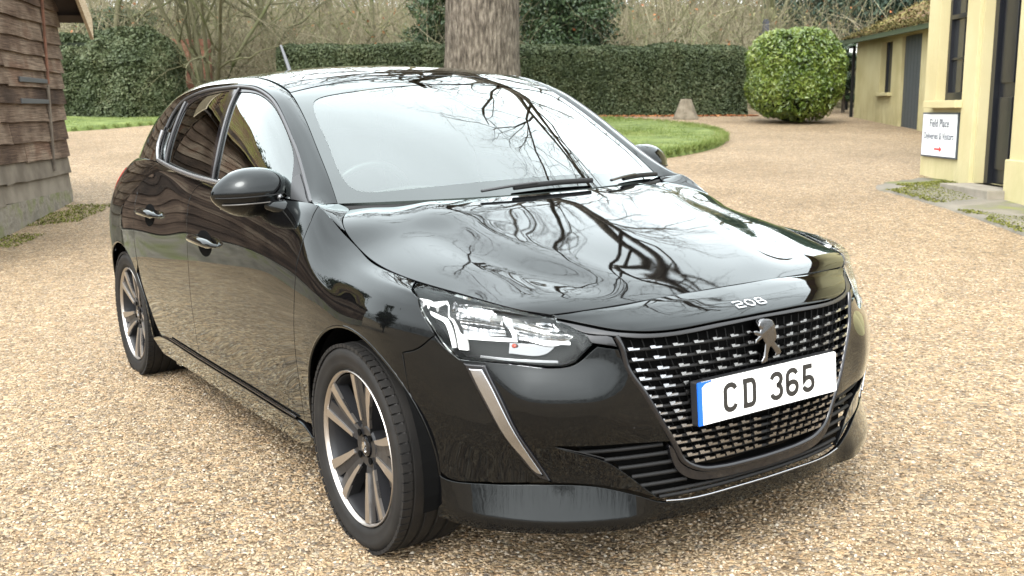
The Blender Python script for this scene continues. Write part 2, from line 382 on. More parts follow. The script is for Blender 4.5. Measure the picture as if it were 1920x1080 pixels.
sec(-.24,[.750,.776,.799,.820,.840,.855,.865,.868,.864,.856,.848,.830],[.905,.885,.863,.833,.795,.75,.675,.59,.49,.40,.30,.19])
sec(-.37,[.758,.782,.800,.818,.834,.849,.860,.865,.861,.851,.843,.825],[.965,.945,.920,.885,.84,.785,.70,.60,.50,.40,.30,.19])
sec(-.55,[0.775,0.794,0.809,0.825,0.839,0.851,0.858,0.862,0.859,0.851,0.843,0.825],[.972,.954,.93,.895,.85,.79,.71,.61,.50,.40,.30,.19])
sec(-.85,[0.793,0.806,0.818,0.832,0.843,0.852,0.858,0.860,0.857,0.849,0.841,0.823],[.980,.963,.94,.905,.86,.80,.71,.61,.50,.40,.30,.19])
sec(-1.2,[0.800,0.812,0.823,0.835,0.844,0.852,0.858,0.860,0.857,0.849,0.841,0.823],[.990,.973,.95,.915,.87,.81,.72,.61,.50,.40,.30,.19])
sec(-1.55,[0.801,0.813,0.825,0.837,0.846,0.854,0.860,0.862,0.859,0.851,0.842,0.823],[1.008,.99,.965,.928,.88,.82,.73,.62,.50,.40,.30,.19])
sec(-1.85,[.795,.809,.818,.828,.840,.853,.864,.867,.863,.854,.844,.825],[1.028,1.01,.985,.948,.90,.835,.74,.62,.50,.40,.30,.19])
sec(-2.1,[.780,.797,.810,.826,.844,.860,.871,.873,.868,.857,.847,.828],[1.045,1.03,1.005,.968,.91,.84,.74,.62,.50,.40,.30,.19])
sec(-2.35,[.755,.777,.797,.820,.845,.865,.876,.877,.872,.863,.855,.835],[1.05,1.035,1.01,.97,.91,.84,.74,.62,.50,.40,.30,.19])
sec(-2.6,[.725,.750,.775,.805,.838,.862,.874,.876,.872,.865,.857,.835],[1.045,1.03,1.005,.965,.905,.835,.74,.62,.50,.40,.30,.19])
sec(-2.8,[.685,.712,.740,.775,.810,.838,.854,.858,.855,.850,.842,.820],[1.04,1.025,1.0,.96,.90,.83,.74,.62,.50,.40,.30,.19])
sec([-2.96,-2.97,-2.98,-2.99,-3.0,-3.01,-3.02,-3.025,-3.03,-3.03,-3.02,-3.0],[.60,.62,.645,.675,.705,.735,.755,.765,.77,.77,.76,.74],[1.03,1.015,.99,.955,.895,.825,.74,.62,.50,.40,.30,.19])
sec([-3.04,-3.05,-3.06,-3.08,-3.10,-3.12,-3.14,-3.15,-3.165,-3.165,-3.155,-3.12],[.40,.41,.42,.44,.46,.48,.50,.51,.52,.52,.51,.50],[1.03,1.015,.99,.955,.895,.825,.74,.62,.50,.40,.30,.19])
sec([-3.06,-3.07,-3.08,-3.10,-3.12,-3.14,-3.165,-3.18,-3.20,-3.20,-3.19,-3.15],[0]*12,[1.03,1.015,.99,.955,.895,.825,.74,.62,.50,.40,.30,.19])
SKIRT=Net(SK)
# roof + windscreen
RC=[(-.19,.966),(-.36,1.062),(-.55,1.168),(-.74,1.263),(-.90,1.332),(-1.03,1.373),(-1.17,1.406),(-1.35,1.426),(-1.6,1.436),(-1.9,1.432),(-2.2,1.415),(-2.45,1.390),(-2.65,1.360),(-2.80,1.328)]
RE=[(-.42,.672,.963),(-.53,.650,1.043),(-.684,.622,1.142),(-.80,.60,1.213),(-.92,.58,1.277),(-1.02,.567,1.32),(-1.15,.56,1.355),(-1.35,.556,1.385),(-1.6,.553,1.392),(-1.9,.546,1.386),(-2.2,.532,1.362),(-2.42,.518,1.330),(-2.59,.50,1.294),(-2.70,.485,1.255)]
T=[0,.25,.5,.75,.9,1.0]
RF=Net([[(c[0]+(e[0]-c[0])*t**2,e[1]*t,c[1]+(e[2]-c[1])*t**2.2) for t in T] for c,e in zip(RC,RE)])
# side glass / pillars: belt -> roof edge
BE=[(-.37,.757,.965),(-.47,.768,.969),(-.62,.780,.974),(-.75,.789,.977),(-.88,.794,.981),(-1.0,.797,.984),(-1.15,.799,.989),(-1.35,.801,.997),(-1.6,.800,1.011),(-1.9,.792,1.032),(-2.2,.770,1.047),(-2.45,.742,1.048),(-2.65,.712,1.044),(-2.80,.684,1.04)]
FY=[0,.07,.18,.33,.50,.68,.86,1.0];FZ=[0,.20,.42,.65,.84,.955,1.0,.985]
SG=Net([[(b[0]+(e[0]-b[0])*z,b[1]+(e[1]-b[1])*y,b[2]+(e[2]-b[2])*z) for y,z in zip(FY,FZ)] for b,e in zip(BE,RE)])
# bonnet: rows front->rear (u), centre->edge (v)
HE=[(.56,.55,.738),(.49,.63,.758),(.355,.68,.778),(.19,.735,.801),(.02,.755,.826),(-.12,.748,.858),(-.22,.742,.90),(-.30,.71,.93),(-.36,.66,.945)]
HC=[(.603,.748),(.52,.776),(.42,.808),(.29,.847),(.14,.887),(.02,.917),(-.07,.939),(-.13,.952),(-.185,.963)]
def hrow(c,e,k):
    r=[]
    for t,fz in zip([0,.2,.4,.58,.72,.84,.93,1.0],[0,.03,.10,.21,.36,.55,.75,1.0]):
        tz=fz if k>0 else t*t
        r.append((c[0]+(e[0]-c[0])*t**(2.0 if k>1 else 4),e[1]*t,c[1]+(e[2]-c[1])*tz))
    return r
HD=Net([hrow(c,e,k) for k,(c,e) in enumerate(zip(HC,HE))])
NETS={'SK':SKIRT,'RF':RF,'SG':SG,'HD':HD}
# ------------------------------------------------------------------ the car
C_=np.array(CAMC); Mcar=basis(*CAMR)
Rw=MW.transposed()@Mcar                       # car axes -> world axes
CARM=Matrix.Translation(Vector((0,0,CH)))@Rw.to_4x4()@Matrix.Translation(-Vector(C_))
PN=np.array(Rw@Vector((0,0,1))); P0=np.array(CARM@Vector((0,0,0)))
car=empty('car',label='shiny black five door hatchback car parked on the gravel drive',cat='car'); car.matrix_world=CARM
def inv_xz(net,x,z,u0=7,u1=22.9,v0=0,v1=11):
    u=np.linspace(u0,u1,220);v=np.linspace(v0,v1,140);U,V=np.meshgrid(u,v,indexing='ij')
    if not hasattr(net,'_c'): net._c=(U,V,net(U.ravel(),V.ravel()).reshape(220,140,3))
    U,V,X=net._c; k=((X[...,0]-x)**2+(X[...,2]-z)**2).argmin(); a,b=float(U.ravel()[k]),float(V.ravel()[k])
    for _ in range(6):
        p=net(a,b)[0];e=.01;du=(net(a+e,b)[0]-p)/e;dv=(net(a,b+e)[0]-p)/e
        J=np.array([[du[0],dv[0]],[du[2],dv[2]]]);r=np.array([x-p[0],z-p[2]])
        try: s=np.linalg.solve(J,r)
        except Exception: break
        a+=float(np.clip(s[0],-.5,.5));b+=float(np.clip(s[1],-.5,.5))
    return (a,min(b,11.0))
FA=(.03,.31,.352); RA=(-2.53,.31,.347)
def arch(A,a0,a1,n=18): return [inv_xz(SKIRT,A[0]+A[2]*math.cos(rad(a)),A[1]+A[2]*math.sin(rad(a))) for a in np.linspace(a0,a1,n)]
DOORF=[(13.0,0),(12.86,1.98),(12.87,3.87),(12.89,4.93),(12.92,6.1),(13.02,7.5),(13.12,8.96),(13.12,10.15)]
BCUT=[(16.42,0),(16.56,1.138),(16.70,2.7),(16.75,4.156),(16.745,6.245),(16.77,7.742),(16.79,9.2),(16.79,10.15)]
RCUT=[(18.55,0),(18.886,.989),(19.15,2.0),(19.31,2.968),(19.47,4.0),(19.53,5.276),(19.55,6.39),(19.43,7.564),(19.18,9.0),(18.78,10.15)]
HLO=[(8.66,.12),(8.178,1.985),(7.771,4.351),(7.341,5.614),(6.938,6.047),(5.931,6.019),(4.517,6.039),(4.261,5.911),(3.853,5.282),(4.066,4.16),(4.742,1.7),(4.74,1.0),(5.4,.12),(6.2,.1),(7.5,.1)]
JT=[(7.52,5.3),(7.95,5.95),(8.30,6.17)]
def cp(name,net,outline,m=PAINT,off=0,parent=None,label=None,**k):
    mb=MB(); patch(mb,net,outline,off,**k); o=mb.build(name,m,parent or car)
    if label: o['label']=label
    return o
ah=arch(FA,36,193,30)
fender=[(u,0) for u in (12.4,11.6,11,10,9.2)]+[(8.70,.1)]+HLO[1:3]+JT+ah+[(13.12,10.15)][0:0]+[inv_xz(SKIRT,-.315,.292)]+DOORF[::-1]
FT=Net([[(-.22,.742,.90),(-.225,.746,.902),(-.235,.749,.904)],[(-.30,.71,.93),(-.302,.735,.935),(-.305,.754,.937)],[(-.36,.66,.945),(-.368,.715,.955),(-.372,.758,.965)],[(-.415,.672,.962),(-.41,.715,.9635),(-.40,.757,.9655)]])
for s_,nm in ((1,'left'),(-1,'right')):
    pass
def sided(name,plist,m=PAINT,parent=None,label=None):
    """same panel on both flanks as two separate parts; plist = [(net,outline,off,kw)]"""
    out=[]
    for sd_ in (-1,1):
        tmp=MB()
        for net,o,off,k in plist: patch(tmp,net,o,off,both=False,**k)
        mb=MB()
        v=np.array(tmp.v);n=np.array(tmp.n)
        mb.add(v,n,tmp.f,0,mirror=(sd_==-1)); ob=mb.build(name,m,parent or car); out.append(ob)
        if label: ob['label']=label
    return out
FTO=[(0,0),(.6,0),(1.4,0),(2,0),(3,0),(3,1),(3,2),(2,2),(1,2),(0,2)]
sided('front_fender',[(SKIRT,fender,0,{}),(FT,FTO,0,dict(step=.012,rim=.006,gap=.0008))])
CR=lambda a:[(u,v) for u,v in a]
fdoor=DOORF+[(14,10.15),(15.4,10.15)]+BCUT[::-1]+[(15.5,0),(14.3,0)]
rdoor=BCUT+[(17.6,10.15)]+RCUT[::-1]+[(17.6,0)]
FDOOR=sided('front_door',[(SKIRT,fdoor,0,{})]); RDOOR=sided('rear_door',[(SKIRT,rdoor,0,{})])
ra=arch(RA,-12,178,34)
TL=[(21.9,2.2),(22.6,1.9),(23.3,2.0),(23.9,2.3),(23.9,4.6),(23.0,4.8),(22.3,4.6),(21.95,3.6)]
quarter=RCUT[:7]+[(19.50,7.3)]+[q for q in arch(RA,40,146,18)]+[(22.55,7.3),(22.75,5.0),(22.35,4.7),(21.85,3.6),(21.8,2.1),(22.5,1.75),(22.6,0),(21.5,0),(20,0)]
sided('rear_quarter_panel',[(SKIRT,quarter,0,{})])
rb=[(22.6,7.3)]+arch(RA,147,190,8)+[(22.5,11),(23.5,11),(24.3,11),(25,11),(25,5.0),(24,5.0),(22.85,5.0)]
cp('rear_bumper',SKIRT,rb)
cp('tailgate',SKIRT,[(25,4.95),(24,4.95),(24.0,2.2),(23.4,1.9),(22.7,1.75),(22.7,0),(24,0),(25,0)])
sided('tail_light',[(SKIRT,TL,.003,{})],REDLENS)
sill=[(13.14,10.2),(14,10.2),(15.4,10.2),(16.8,10.2),(18.75,10.2)]+[inv_xz(SKIRT,-2.17,.25)]+[(18.75,11),(16,11),(13.3,11)]+[inv_xz(SKIRT,-.32,.25)]
sided('sill',[(SKIRT,sill,lambda u,v:.010+0*u,dict(rim=.03,rnd=.004))])
for s_ in (1,-1):
    mb=MB(); sweep(mb,netline(SKIRT,[(13.5,10.12),(15,10.12),(16.5,10.12),(18.1,10.05)],.006,side=s_),.0045,6); mb.build('sill_moulding',GLOSSBLK,car)
# front: nose strip, bumper, lip, grille, intake
nose=[(0,0),(1,0),(2,0),(3,0),(4,0),(4.9,.05),(4.761,1.35),(3.501,3.65),(2.789,4.62),(1.0,4.55),(0,4.5)]
cp('nose_panel',SKIRT,nose)
trim=[(0,4.58),(1.0,4.63),(2.80,4.70),(3.52,3.75),(4.72,1.6),(4.68,2.3),(3.93,4.35),(3.40,4.83),(2.78,5.14),(.9,5.05),(0,4.98)]
cp('grille_top_trim',SKIRT,trim,SATIN,off=-.004,label='dark grey satin strip along the grille top')
GL=[(3.33,4.86),(3.20,5.5),(3.10,6.182),(2.76,7.041),(2.41,8.022),(2.20,8.62)]
arcB=[q for q in arch(FA,-12,36,10) if q[1]<9.6]
crease=[(2.40,10.12),(2.885,9.80),(3.807,9.50),(5.267,9.45),(6.4,9.57),(7.3,9.66)]
arch_end=inv_xz(SKIRT,.03+.352*math.cos(rad(3)),.31+.352*math.sin(rad(3)))
bump=[(3.75,5.34),(3.28,5.50),(3.13,6.182),(2.79,7.041),(2.45,8.022),(2.30,8.50),(3.436,8.40),(4.80,8.36),(3.616,8.86),(3.047,9.36),(2.45,10.08)]+crease[1:]+[inv_xz(SKIRT,.03+.352*math.cos(rad(a)),.31+.352*math.sin(rad(a))) for a in np.linspace(4,35,8)]+[(8.30,6.17),(7.95,5.95),(7.52,5.3),(7.341,5.63),(6.938,6.06),(5.931,6.035),(4.517,6.055),(4.24,5.93)]
def LW(u): return sm(2.4,3.2,u)*(1-sm(6.4,7.8,u))
def bo(u,v):
    u=np.asarray(u,float);v=np.asarray(v,float)
    g=0*u
    # shallow recess flanking the lamp blade and a soft ridge above the intake wing
    cu=np.interp(v,[6.1,7.3,8.3,9.3],[6.65,6.28,5.75,5.05]); d=(u-cu)
    g=g-.005*np.exp(-(d/.6)**2)*sm(6.2,7.4,v)
    g=g+.018*sm(5.7,7.2,v)*(1-sm(7.2,9.4,v))*sm(2.8,4.0,u)*(1-sm(5.2,6.6,u))
    g=g-.008*sm(7.8,9.6,v)*LW(u)
    return g
sided('front_bumper',[(SKIRT,bump,bo,{})])
def lo(u,v):
    k=np.clip((np.asarray(v,float)-9.42)/1.1,0,1.0)
    return .001+LW(u)*(-.008+.030*k)+.003*k*(1-LW(u))
lip=[(0,10.22),(.9,10.22),(2.0,10.25),(2.42,10.17),(2.90,9.84)]+[(a,b+.01) for a,b in crease[2:]]+[inv_xz(SKIRT,.03+.352*math.cos(rad(a)),.31+.352*math.sin(rad(a))) for a in np.linspace(2,-14,6)]+[(7.6,11),(7,11),(6,11),(5,11),(4,11),(3,11),(2,11),(1,11),(0,11)]
cp('bumper_lip',SKIRT,lip,off=lo)
mb=MB()
for s_ in (1,-1): sweep(mb,netline(SKIRT,[(0,10.15),(.9,10.15),(2.0,10.17),(2.40,10.10)],.008,side=s_),.0024,6)
mb.build('lip_highlight_trim',SATCHR,car)
# filler between lamp and grille
sided('lamp_surround',[(SKIRT,[(4.68,2.2),(3.95,4.42),(3.40,4.87),(3.30,5.42),(3.78,5.25),(3.90,5.2),(4.10,4.25)],-.003,{})],GLOSSBLK)
gback=[(0,4.95),(2.76,5.12),(3.34,4.84)]+GL[1:]+[(2.05,9.06),(1.706,9.36),(1.2,9.44),(.5,9.47),(0,9.48)]
GR=empty('front_grille'); GR.parent=car
cp('grille_mesh_back',SKIRT,[(a*1.02,b) for a,b in gback],VOID,off=-.035,parent=GR,rim=0,gap=0)
ROWV=[5.53,5.91,6.27,6.56,6.85,7.12,7.39,7.62,7.84,8.08,8.35,8.57,8.79,8.98,9.175]
COLU=[2.973,2.899,2.825,2.76,2.695,2.639,2.561,2.472,2.392,2.299,2.182,2.073,1.961,1.836,1.683]
def gedge(v): return float(np.interp(v,[4.86,5.5,6.18,7.04,8.02,8.62,9.06,9.3],[3.31,3.17,3.06,2.72,2.37,2.15,1.98,1.75]))
mb=MB(); DIMCHR=mat('dimmed_chrome',(.22,.215,.21),.25,metal=1); mbv=MB()  # dimmer copy of the trim metal: inner flecks' weaker reflection put into the colour
for s_ in (1,-1):
    fl=Geo(); fd=Geo()
    for v_,cu in zip(ROWV,COLU):
        if s_==1:
            ue=gedge(v_); L1=netline(SKIRT,[(0,v_+.10),(ue*.5,v_+.10),(ue,v_+.08)],-.014); L2=L1[::-1][:-1]*[1,-1,1]
            sweep(mb,np.vstack([L2,L1]),.0055,6,flat=.8)
        for k in range(7):
            f_=1-.147*k; u_=cu*f_
            if u_<.05: continue
            w_=.118-.003*k; h_=.052 if v_<7.5 else .046
            q=[(u_+w_,v_-h_),(u_+.01,v_-h_),(u_+.01,v_-h_*.2),(u_-w_,v_-h_*.2),(u_-w_,v_+h_),(u_+w_*.8,v_+h_)]
            if abs(v_-5.1)<0: continue
            P_,n_=fr(SKIRT,[a for a,b in q],[b for a,b in q],[-.0012,-.0012,-.0006,-.0006,0,0])
            if s_*1: P_=P_*[1,s_,1]; n_=n_*[1,s_,1]
            b_i=P_-n_*.012
            m_=len(q); (fl if k<2 else fd).raw(np.vstack([P_,b_i]),[list(range(m_))]+[[i,(i+1)%m_,m_+(i+1)%m_,m_+i] for i in range(m_)])
    # slanted fins between the rows
    for k in range(14):
        f_=1-.0735*k
        if f_<.08: continue
        us=[gedge(v)*.99*f_ for v in (5.2,6.2,7.2,8.2,9.1)]
        sweep(mbv,netline(SKIRT,list(zip(us,(5.2,6.2,7.2,8.2,9.1))),-.026,side=s_),.0016,4)
    fl.build('grille_flecks',SATCHR,GR); fd.build('dim_grille_flecks',DIMCHR,GR)
mb.build('grille_bars',MATTE,GR); mbv.build('grille_fins',MATTE,GR)
mb=MB()
for s_ in (1,-1): sweep(mb,netline(SKIRT,GL[:]+[(2.03,9.1),(1.66,9.40),(1.15,9.50),(.5,9.53),(0,9.54)],-.004,side=s_),.0085,8)
mb.build('grille_frame',GLOSSBLK,GR)
cp('grille_lower_band',SKIRT,[(0,9.60),(.6,9.59),(1.2,9.56),(1.72,9.45),(2.06,9.16),(2.24,8.68),(2.32,8.60),(2.28,8.95),(2.12,9.4),(1.8,9.68),(1.3,9.80),(.6,9.84),(0,9.85)],GLOSSBLK,off=-.003,parent=GR,rim=.02)
IN=empty('lower_intake'); IN.parent=car
cp('intake_back',SKIRT,[(0,9.5),(1.2,9.5),(2.05,9.1),(2.3,8.48),(3.436,8.38),(4.79,8.35),(3.6,8.9),(3.03,9.4),(2.42,10.2),(0,10.25)],VOID,off=-.045,parent=IN,rim=0,gap=0)
mb=MB()
for v_,a,b in [(8.62,2.4,4.2),(8.88,2.3,3.6),(9.14,2.2,3.28),(9.40,2.1,3.0),(9.66,1.9,2.82),(9.92,0,2.6),(10.08,0,2.45)]:
    for s_ in (1,-1):
        sweep(mb,netline(SKIRT,[(a,v_),((a+b)/2,v_),(b,v_)],-.016,side=s_),.006,6,flat=.9)
for s_ in (1,-1): sweep(mb,netline(SKIRT,[(4.70,8.42),(4.1,8.58),(3.64,8.76)],.002,side=s_),[.0015,.002,.0015][0],6)
mb.build('intake_slats',MATTE,IN)
# tow-eye cover outline and parking sensor
for s_ in (1,-1):
    mb=MB(); sweep(mb,netline(SKIRT,[(3.60,7.31),(3.09,7.37),(2.985,7.95),(3.45,7.90),(3.60,7.31)],.0002,side=s_),.0011,5)
    c0=[(5.217+.075*math.cos(t),7.864+.17*math.sin(t)) for t in np.linspace(0,2*math.pi,13)]
    mb.build('tow_cover_seam',SATIN,car); mb=MB(); sweep(mb,netline(SKIRT,c0,.0002,side=s_),.0009,5); mb.build('parking_sensor',SATIN,car)
sided('lamp_blade_surround',[(SKIRT,[(6.85,6.16),(6.62,6.8),(6.30,7.55),(5.85,8.45),(5.25,9.28),(4.86,9.42),(5.20,8.85),(5.62,8.05),(6.00,7.10),(6.24,6.5),(6.36,6.13)],lambda u,v:bo(u,v)+.008,dict(rnd=.004,step=.012))],GLOSSBLK)
BL=sided('lamp_blade',[(SKIRT,[(6.72,6.30),(6.53,6.85),(6.28,7.45),(5.92,8.25),(5.60,8.75),(5.30,9.15),(5.06,9.24),(5.36,8.72),(5.70,8.0),(6.0,7.3),(6.22,6.75),(6.42,6.27)],lambda u,v:bo(u,v)+.012,dict(rnd=.003,step=.010,rim=.006,ang=50))],SATCHR,label='silver blade below the headlight')
# headlights
HI=offnet(SKIRT,-.03)
def fl_off(u,v): return -.012*np.exp(-((u-6.6)/.5)**2-((v-3.5)/1.2)**2)+.003*np.abs(np.sin(np.asarray(u)*26))+.002*np.sin(np.asarray(v)*6)
def fl_off2(u,v): return -.012*np.exp(-((u-5.2)/.5)**2-((v-3.6)/1.2)**2)+.003*np.abs(np.sin(np.asarray(u)*26))+.002*np.sin(np.asarray(v)*6)
lamp_bits=[('lamp_reflector',REFL,[(7.30,1.1),(6.22,.8),(6.0,4.92),(6.95,5.15),(7.172,3.016)],fl_off),('lamp_reflector',REFL,[(6.0,1.0),(4.9,1.1),(4.45,2.9),(4.25,4.4),(4.40,5.0),(5.70,5.1)],fl_off2),
 ('daytime_light',DRL,[(8.45,.5),(8.1,.35),(7.70,.7),(7.13,4.6),(7.06,5.0),(6.878,5.333),(6.83,5.774),(7.056,5.789),(7.52,1.9),(8.1,1.05)],0),('daytime_light',DRL,[(7.887,2.906),(7.534,3.359),(7.12,5.743),(7.212,5.768),(7.46,4.4),(7.80,3.55)],0),
 ('light_bar',DRL,[(7.033,5.10),(5.732,5.02),(5.729,5.22),(7.029,5.32)],.003),('light_bar',DRL,[(5.116,5.03),(4.383,5.12),(4.383,5.29),(5.114,5.22)],.003),('light_bar',REFL,[(6.568,5.88),(5.42,5.875),(4.681,5.87),(4.68,5.97),(5.419,5.975),(6.566,5.98)],.003),
 ('indicator_reflector',REFL,[(5.934,5.27),(4.684,5.25),(4.984,5.661),(5.949,5.73)],-.01),('lamp_divider',REFL,[(6.22,1.5),(5.96,1.5),(5.71,5.1),(5.84,5.13)],.006)]
for s_ in (-1,1):
    hl=empty('headlight'); hl.parent=car
    def one(name,net,o,m,off=0,**k):
        t=MB(); patch(t,net,o,off,both=False,**k); mb=MB(); mb.add(t.v,t.n,t.f,0,mirror=(s_==-1)); return mb.build(name,m,hl)
    one('lamp_housing',SKIRT,[(a,b) for a,b in HLO],MATTE,-.05,rim=0,gap=0)
    # side wall of the housing
    t=MB(); H=smoothline(np.array(HLO)*[.09,.06],True,.012,25)/[.09,.06]; H=np.clip(H,[3.8,.3],[9,7]); a,_=fr(SKIRT,H[:,0],H[:,1],-.012); b,n_=fr(SKIRT,H[:,0],H[:,1],-.055); m_=len(H)
    t.add(np.vstack([a,b]),np.vstack([n_,n_]),[[i,(i+1)%m_,m_+(i+1)%m_,m_+i] for i in range(m_)]); mb=MB(); mb.add(t.v,t.n,t.f,0,mirror=(s_==-1)); mb.build('lamp_side_wall',SATIN,hl)
    for nm_,m_,o,off in lamp_bits: one(nm_,HI,o,m_,off,step=.009,gap=0,rim=.01,rnd=.001)
    P_,_=fr(HI,[5.80],[5.40],.004); g=Geo(); g.lathe([(-.008,.001),(-.006,.004),(0,.006),(.006,.004),(.008,.001)],P_[0]*[1,s_,1],'x',12); g.build('indicator_bulb',AMBER,hl,smooth=True)
    one('lamp_lens',SKIRT,HLO,LENS,.001,rim=.008,gap=.003)
# badge and numerals "208"
def on_nose(cu,cv,sc):
    def fn(a,b,d):
        p,n=fr(SKIRT,[cu],[cv],.0); n=n[0]; p=p[0]; up=np.array([0,0,1.])-n*n[2]; up/=np.linalg.norm(up); rt=np.array([0,1,0.])
        # sit on the surface below (a,b)
        q=p+rt*a*sc+up*b*sc; ad_=abs(q[1]); q[0]+=float(np.interp(ad_,NY,NX)-NX[0]); return q+n*d
    return fn
YY=np.linspace(0,3,30); t_,_=fr(SKIRT,YY,YY*0+3.0,0); NY=t_[:,1]; NX=t_[:,0]
g=Geo(); W8=1.0
def glyph2(x): return [([(x,.85),(x,1),(x+.85,1),(x+1,.85),(x+1,.62),(x+.85,.5),(x+.15,.5),(x,.38),(x,0),(x+1,0)],False)]
def ring(x,y,w_,h_,c=.15): return [([(x+c,y),(x+w_-c,y),(x+w_,y+c),(x+w_,y+h_-c),(x+w_-c,y+h_),(x+c,y+h_),(x,y+h_-c),(x,y+c)],True)]
tx=[([(a-1.95,b-.5) for a,b in pts],c) for pts,c in glyph2(0)+ring(1.45,0,1,1,.3)+ring(2.9,0,1,.5,.12)+ring(3.02,.5,.76,.5,.12)]
strokes(g,tx,.17,on_nose(0,3.0,.027),0.0005,.0035); g.build('model_numerals',CHROME,car)
# rearing lion emblem
LI=[(530,280),(575,288),(600,300),(615,330),(622,370),(628,415),(608,440),(640,480),(655,515),(640,527),(605,532),(610,508),(585,470),(572,465),(552,505),(545,552),(502,562),(498,545),(520,520),(538,440),(522,402),(480,422),(462,430),(468,402),(495,385),(462,372),(457,350),(480,347),(502,360),(510,345),(492,325),(505,295)]
def on_gr(cv,du=0,cx=0):
    p,n=fr(SKIRT,[0.0],[cv],0); p=p[0];n=n[0]; up=np.array([0,0,1.])-n*n[2]; up/=np.linalg.norm(up)
    return lambda a,b,d: p+np.array([0,1,0])*(a+cx)+up*b+n*d
g=Geo(); g.prism([((x-556)/200*.098,-(y-421)/282*.118) for x,y in LI],on_gr(5.92),-.014,.014); g.build('lion_emblem',mat('dark_emblem_chrome',(.15,.15,.153),.12,metal=1),car,bevel=.004,segs=3,smooth=True,angle=50)
# number plate
PX,PZ,PT=.780,.5015,.064
up=np.array([-math.sin(PT),0,math.cos(PT)]); nn_=np.array([math.cos(PT),0,math.sin(PT)])
fnp=lambda a,b,d: np.array([PX,0,PZ])+np.array([0,1,0])*a+up*b+nn_*d
NP_=empty('number_plate'); NP_.parent=car
def rr(w_,h_,r,n=5,x=0,y=0):
    o=[]
    for cx,cy,a in ((w_/2-r,h_/2-r,0),(-w_/2+r,h_/2-r,90),(-w_/2+r,-h_/2+r,180),(w_/2-r,-h_/2+r,270)): o+=[(x+cx+r*math.cos(rad(a+90*i/n)),y+cy+r*math.sin(rad(a+90*i/n))) for i in range(n+1)]
    return o
g=Geo(); g.prism(rr(.524,.115,.006),fnp,-.022,-.002); g.build('plate_holder',SATIN,NP_)
g=Geo(); g.prism(rr(.510,.111,.005,x=.005),fnp,-.0018,.0012); g.build('plate_face',PLWHITE,NP_)
g=Geo(); g.prism([(-.2600,-.0555),(-.2455,-.0555),(-.2455,.0415),(-.2320,.0505),(-.2120,.0520),(-.2120,.0555),(-.2570,.0555),(-.2600,.0525)],fnp,-.0016,.0020); g.build('blue_edge',PLBLUE,NP_)
g=Geo(); q=rr(.495,.099,.004,x=.006); strokes(g,[(q,True)],.0011,fnp,.0012,.0016); g.build('border_line',mat('faint_grey_line',(.35,.35,.35),.5),NP_)
g=Geo(); H=.079; h=H/2-.007; sw=.0135
def glp(x,w_,paths): return [([(x+a*w_,b*h) for a,b in p],c) for p,c in paths]
Cg=[(arc(0,.55,1,.45,8,180,8)+arc(0,-.55,1,.45,180,352,8),False)]
Dg=[([(-.8,-1),(-.8,1)]+arc(.35,.5,.65,.5,90,0,6)+arc(.35,-.5,.65,.5,0,-90,6),True)]
T3=[(arc(0,.52,1,.48,170,-80,10)[:-1]+[(.35,.06),(.35,.02)],False),([(.0,.04),(.35,.04)]+arc(.3,-.48,.7,.5,75,0,5)+arc(0,-.55,1,.45,0,-172,9),False)]
T6=[(arc(0,.52,1,.48,15,180,8)+arc(0,-.50,1,.5,180,360,10)+arc(0,-.40,1,.42,0,165,8),False)]
T5=[([(.85,1),(-.75,1),(-.85,.1)]+arc(0,-.42,1,.5,150,0,8)+arc(0,-.55,1,.45,0,-170,9),False)]
w5=.0185
for x,gl_ in ((-.147,Cg),(-.079,Dg),(.022,T3),(.083,T6),(.146,T5)):
    g=Geo(); strokes(g,glp(x,w5,gl_),sw,fnp,.0012,.0019)
    if gl_ is Dg: g.box(fnp(-.079-.8*w5-.003,h,.00155),(.0007,.010,sw)); g.box(fnp(-.079-.8*w5-.003,-h,.00155),(.0007,.010,sw))
    g.build('plate_character',PLINK,NP_)
# bonnet
hood=[(0,0)]+[(0,v) for v in range(1,8)]+[(u,7) for u in range(1,9)]+[(8,v) for v in (6,5,4,3,2,1,0)]
HN=len(HD.P)
def hoff(u,v):
    u=np.asarray(u,float);v=np.asarray(v,float)
    vc=np.interp(u,[0,2,4,8],[2.6,3.1,3.6,4.3]); return -.0055*np.exp(-((v-vc-.35)/.75)**2)*sm(.2,2.2,u)+.0035*np.exp(-((v-vc+.9)/.6)**2)*sm(.2,2.2,u)
cp('bonnet',HD,hood,off=hoff,step=.025,ang=60)
# roof, windscreen, pillars
cp('roof_panel',RF,[(5.03,0),(5.03,2),(5.03,4),(5.0,5)]+[(u,5) for u in range(6,14)]+[(13,4),(13,3),(13,2),(13,1),(13,0)],ang=60)
ws=[(0.0,0),(.0,1),(0,2),(0,3),(0,4),(0,5)]+[(u,5) for u in (1,2,3,4)]+[(4.96,5),(4.98,4),(4.98,2),(4.98,0)]

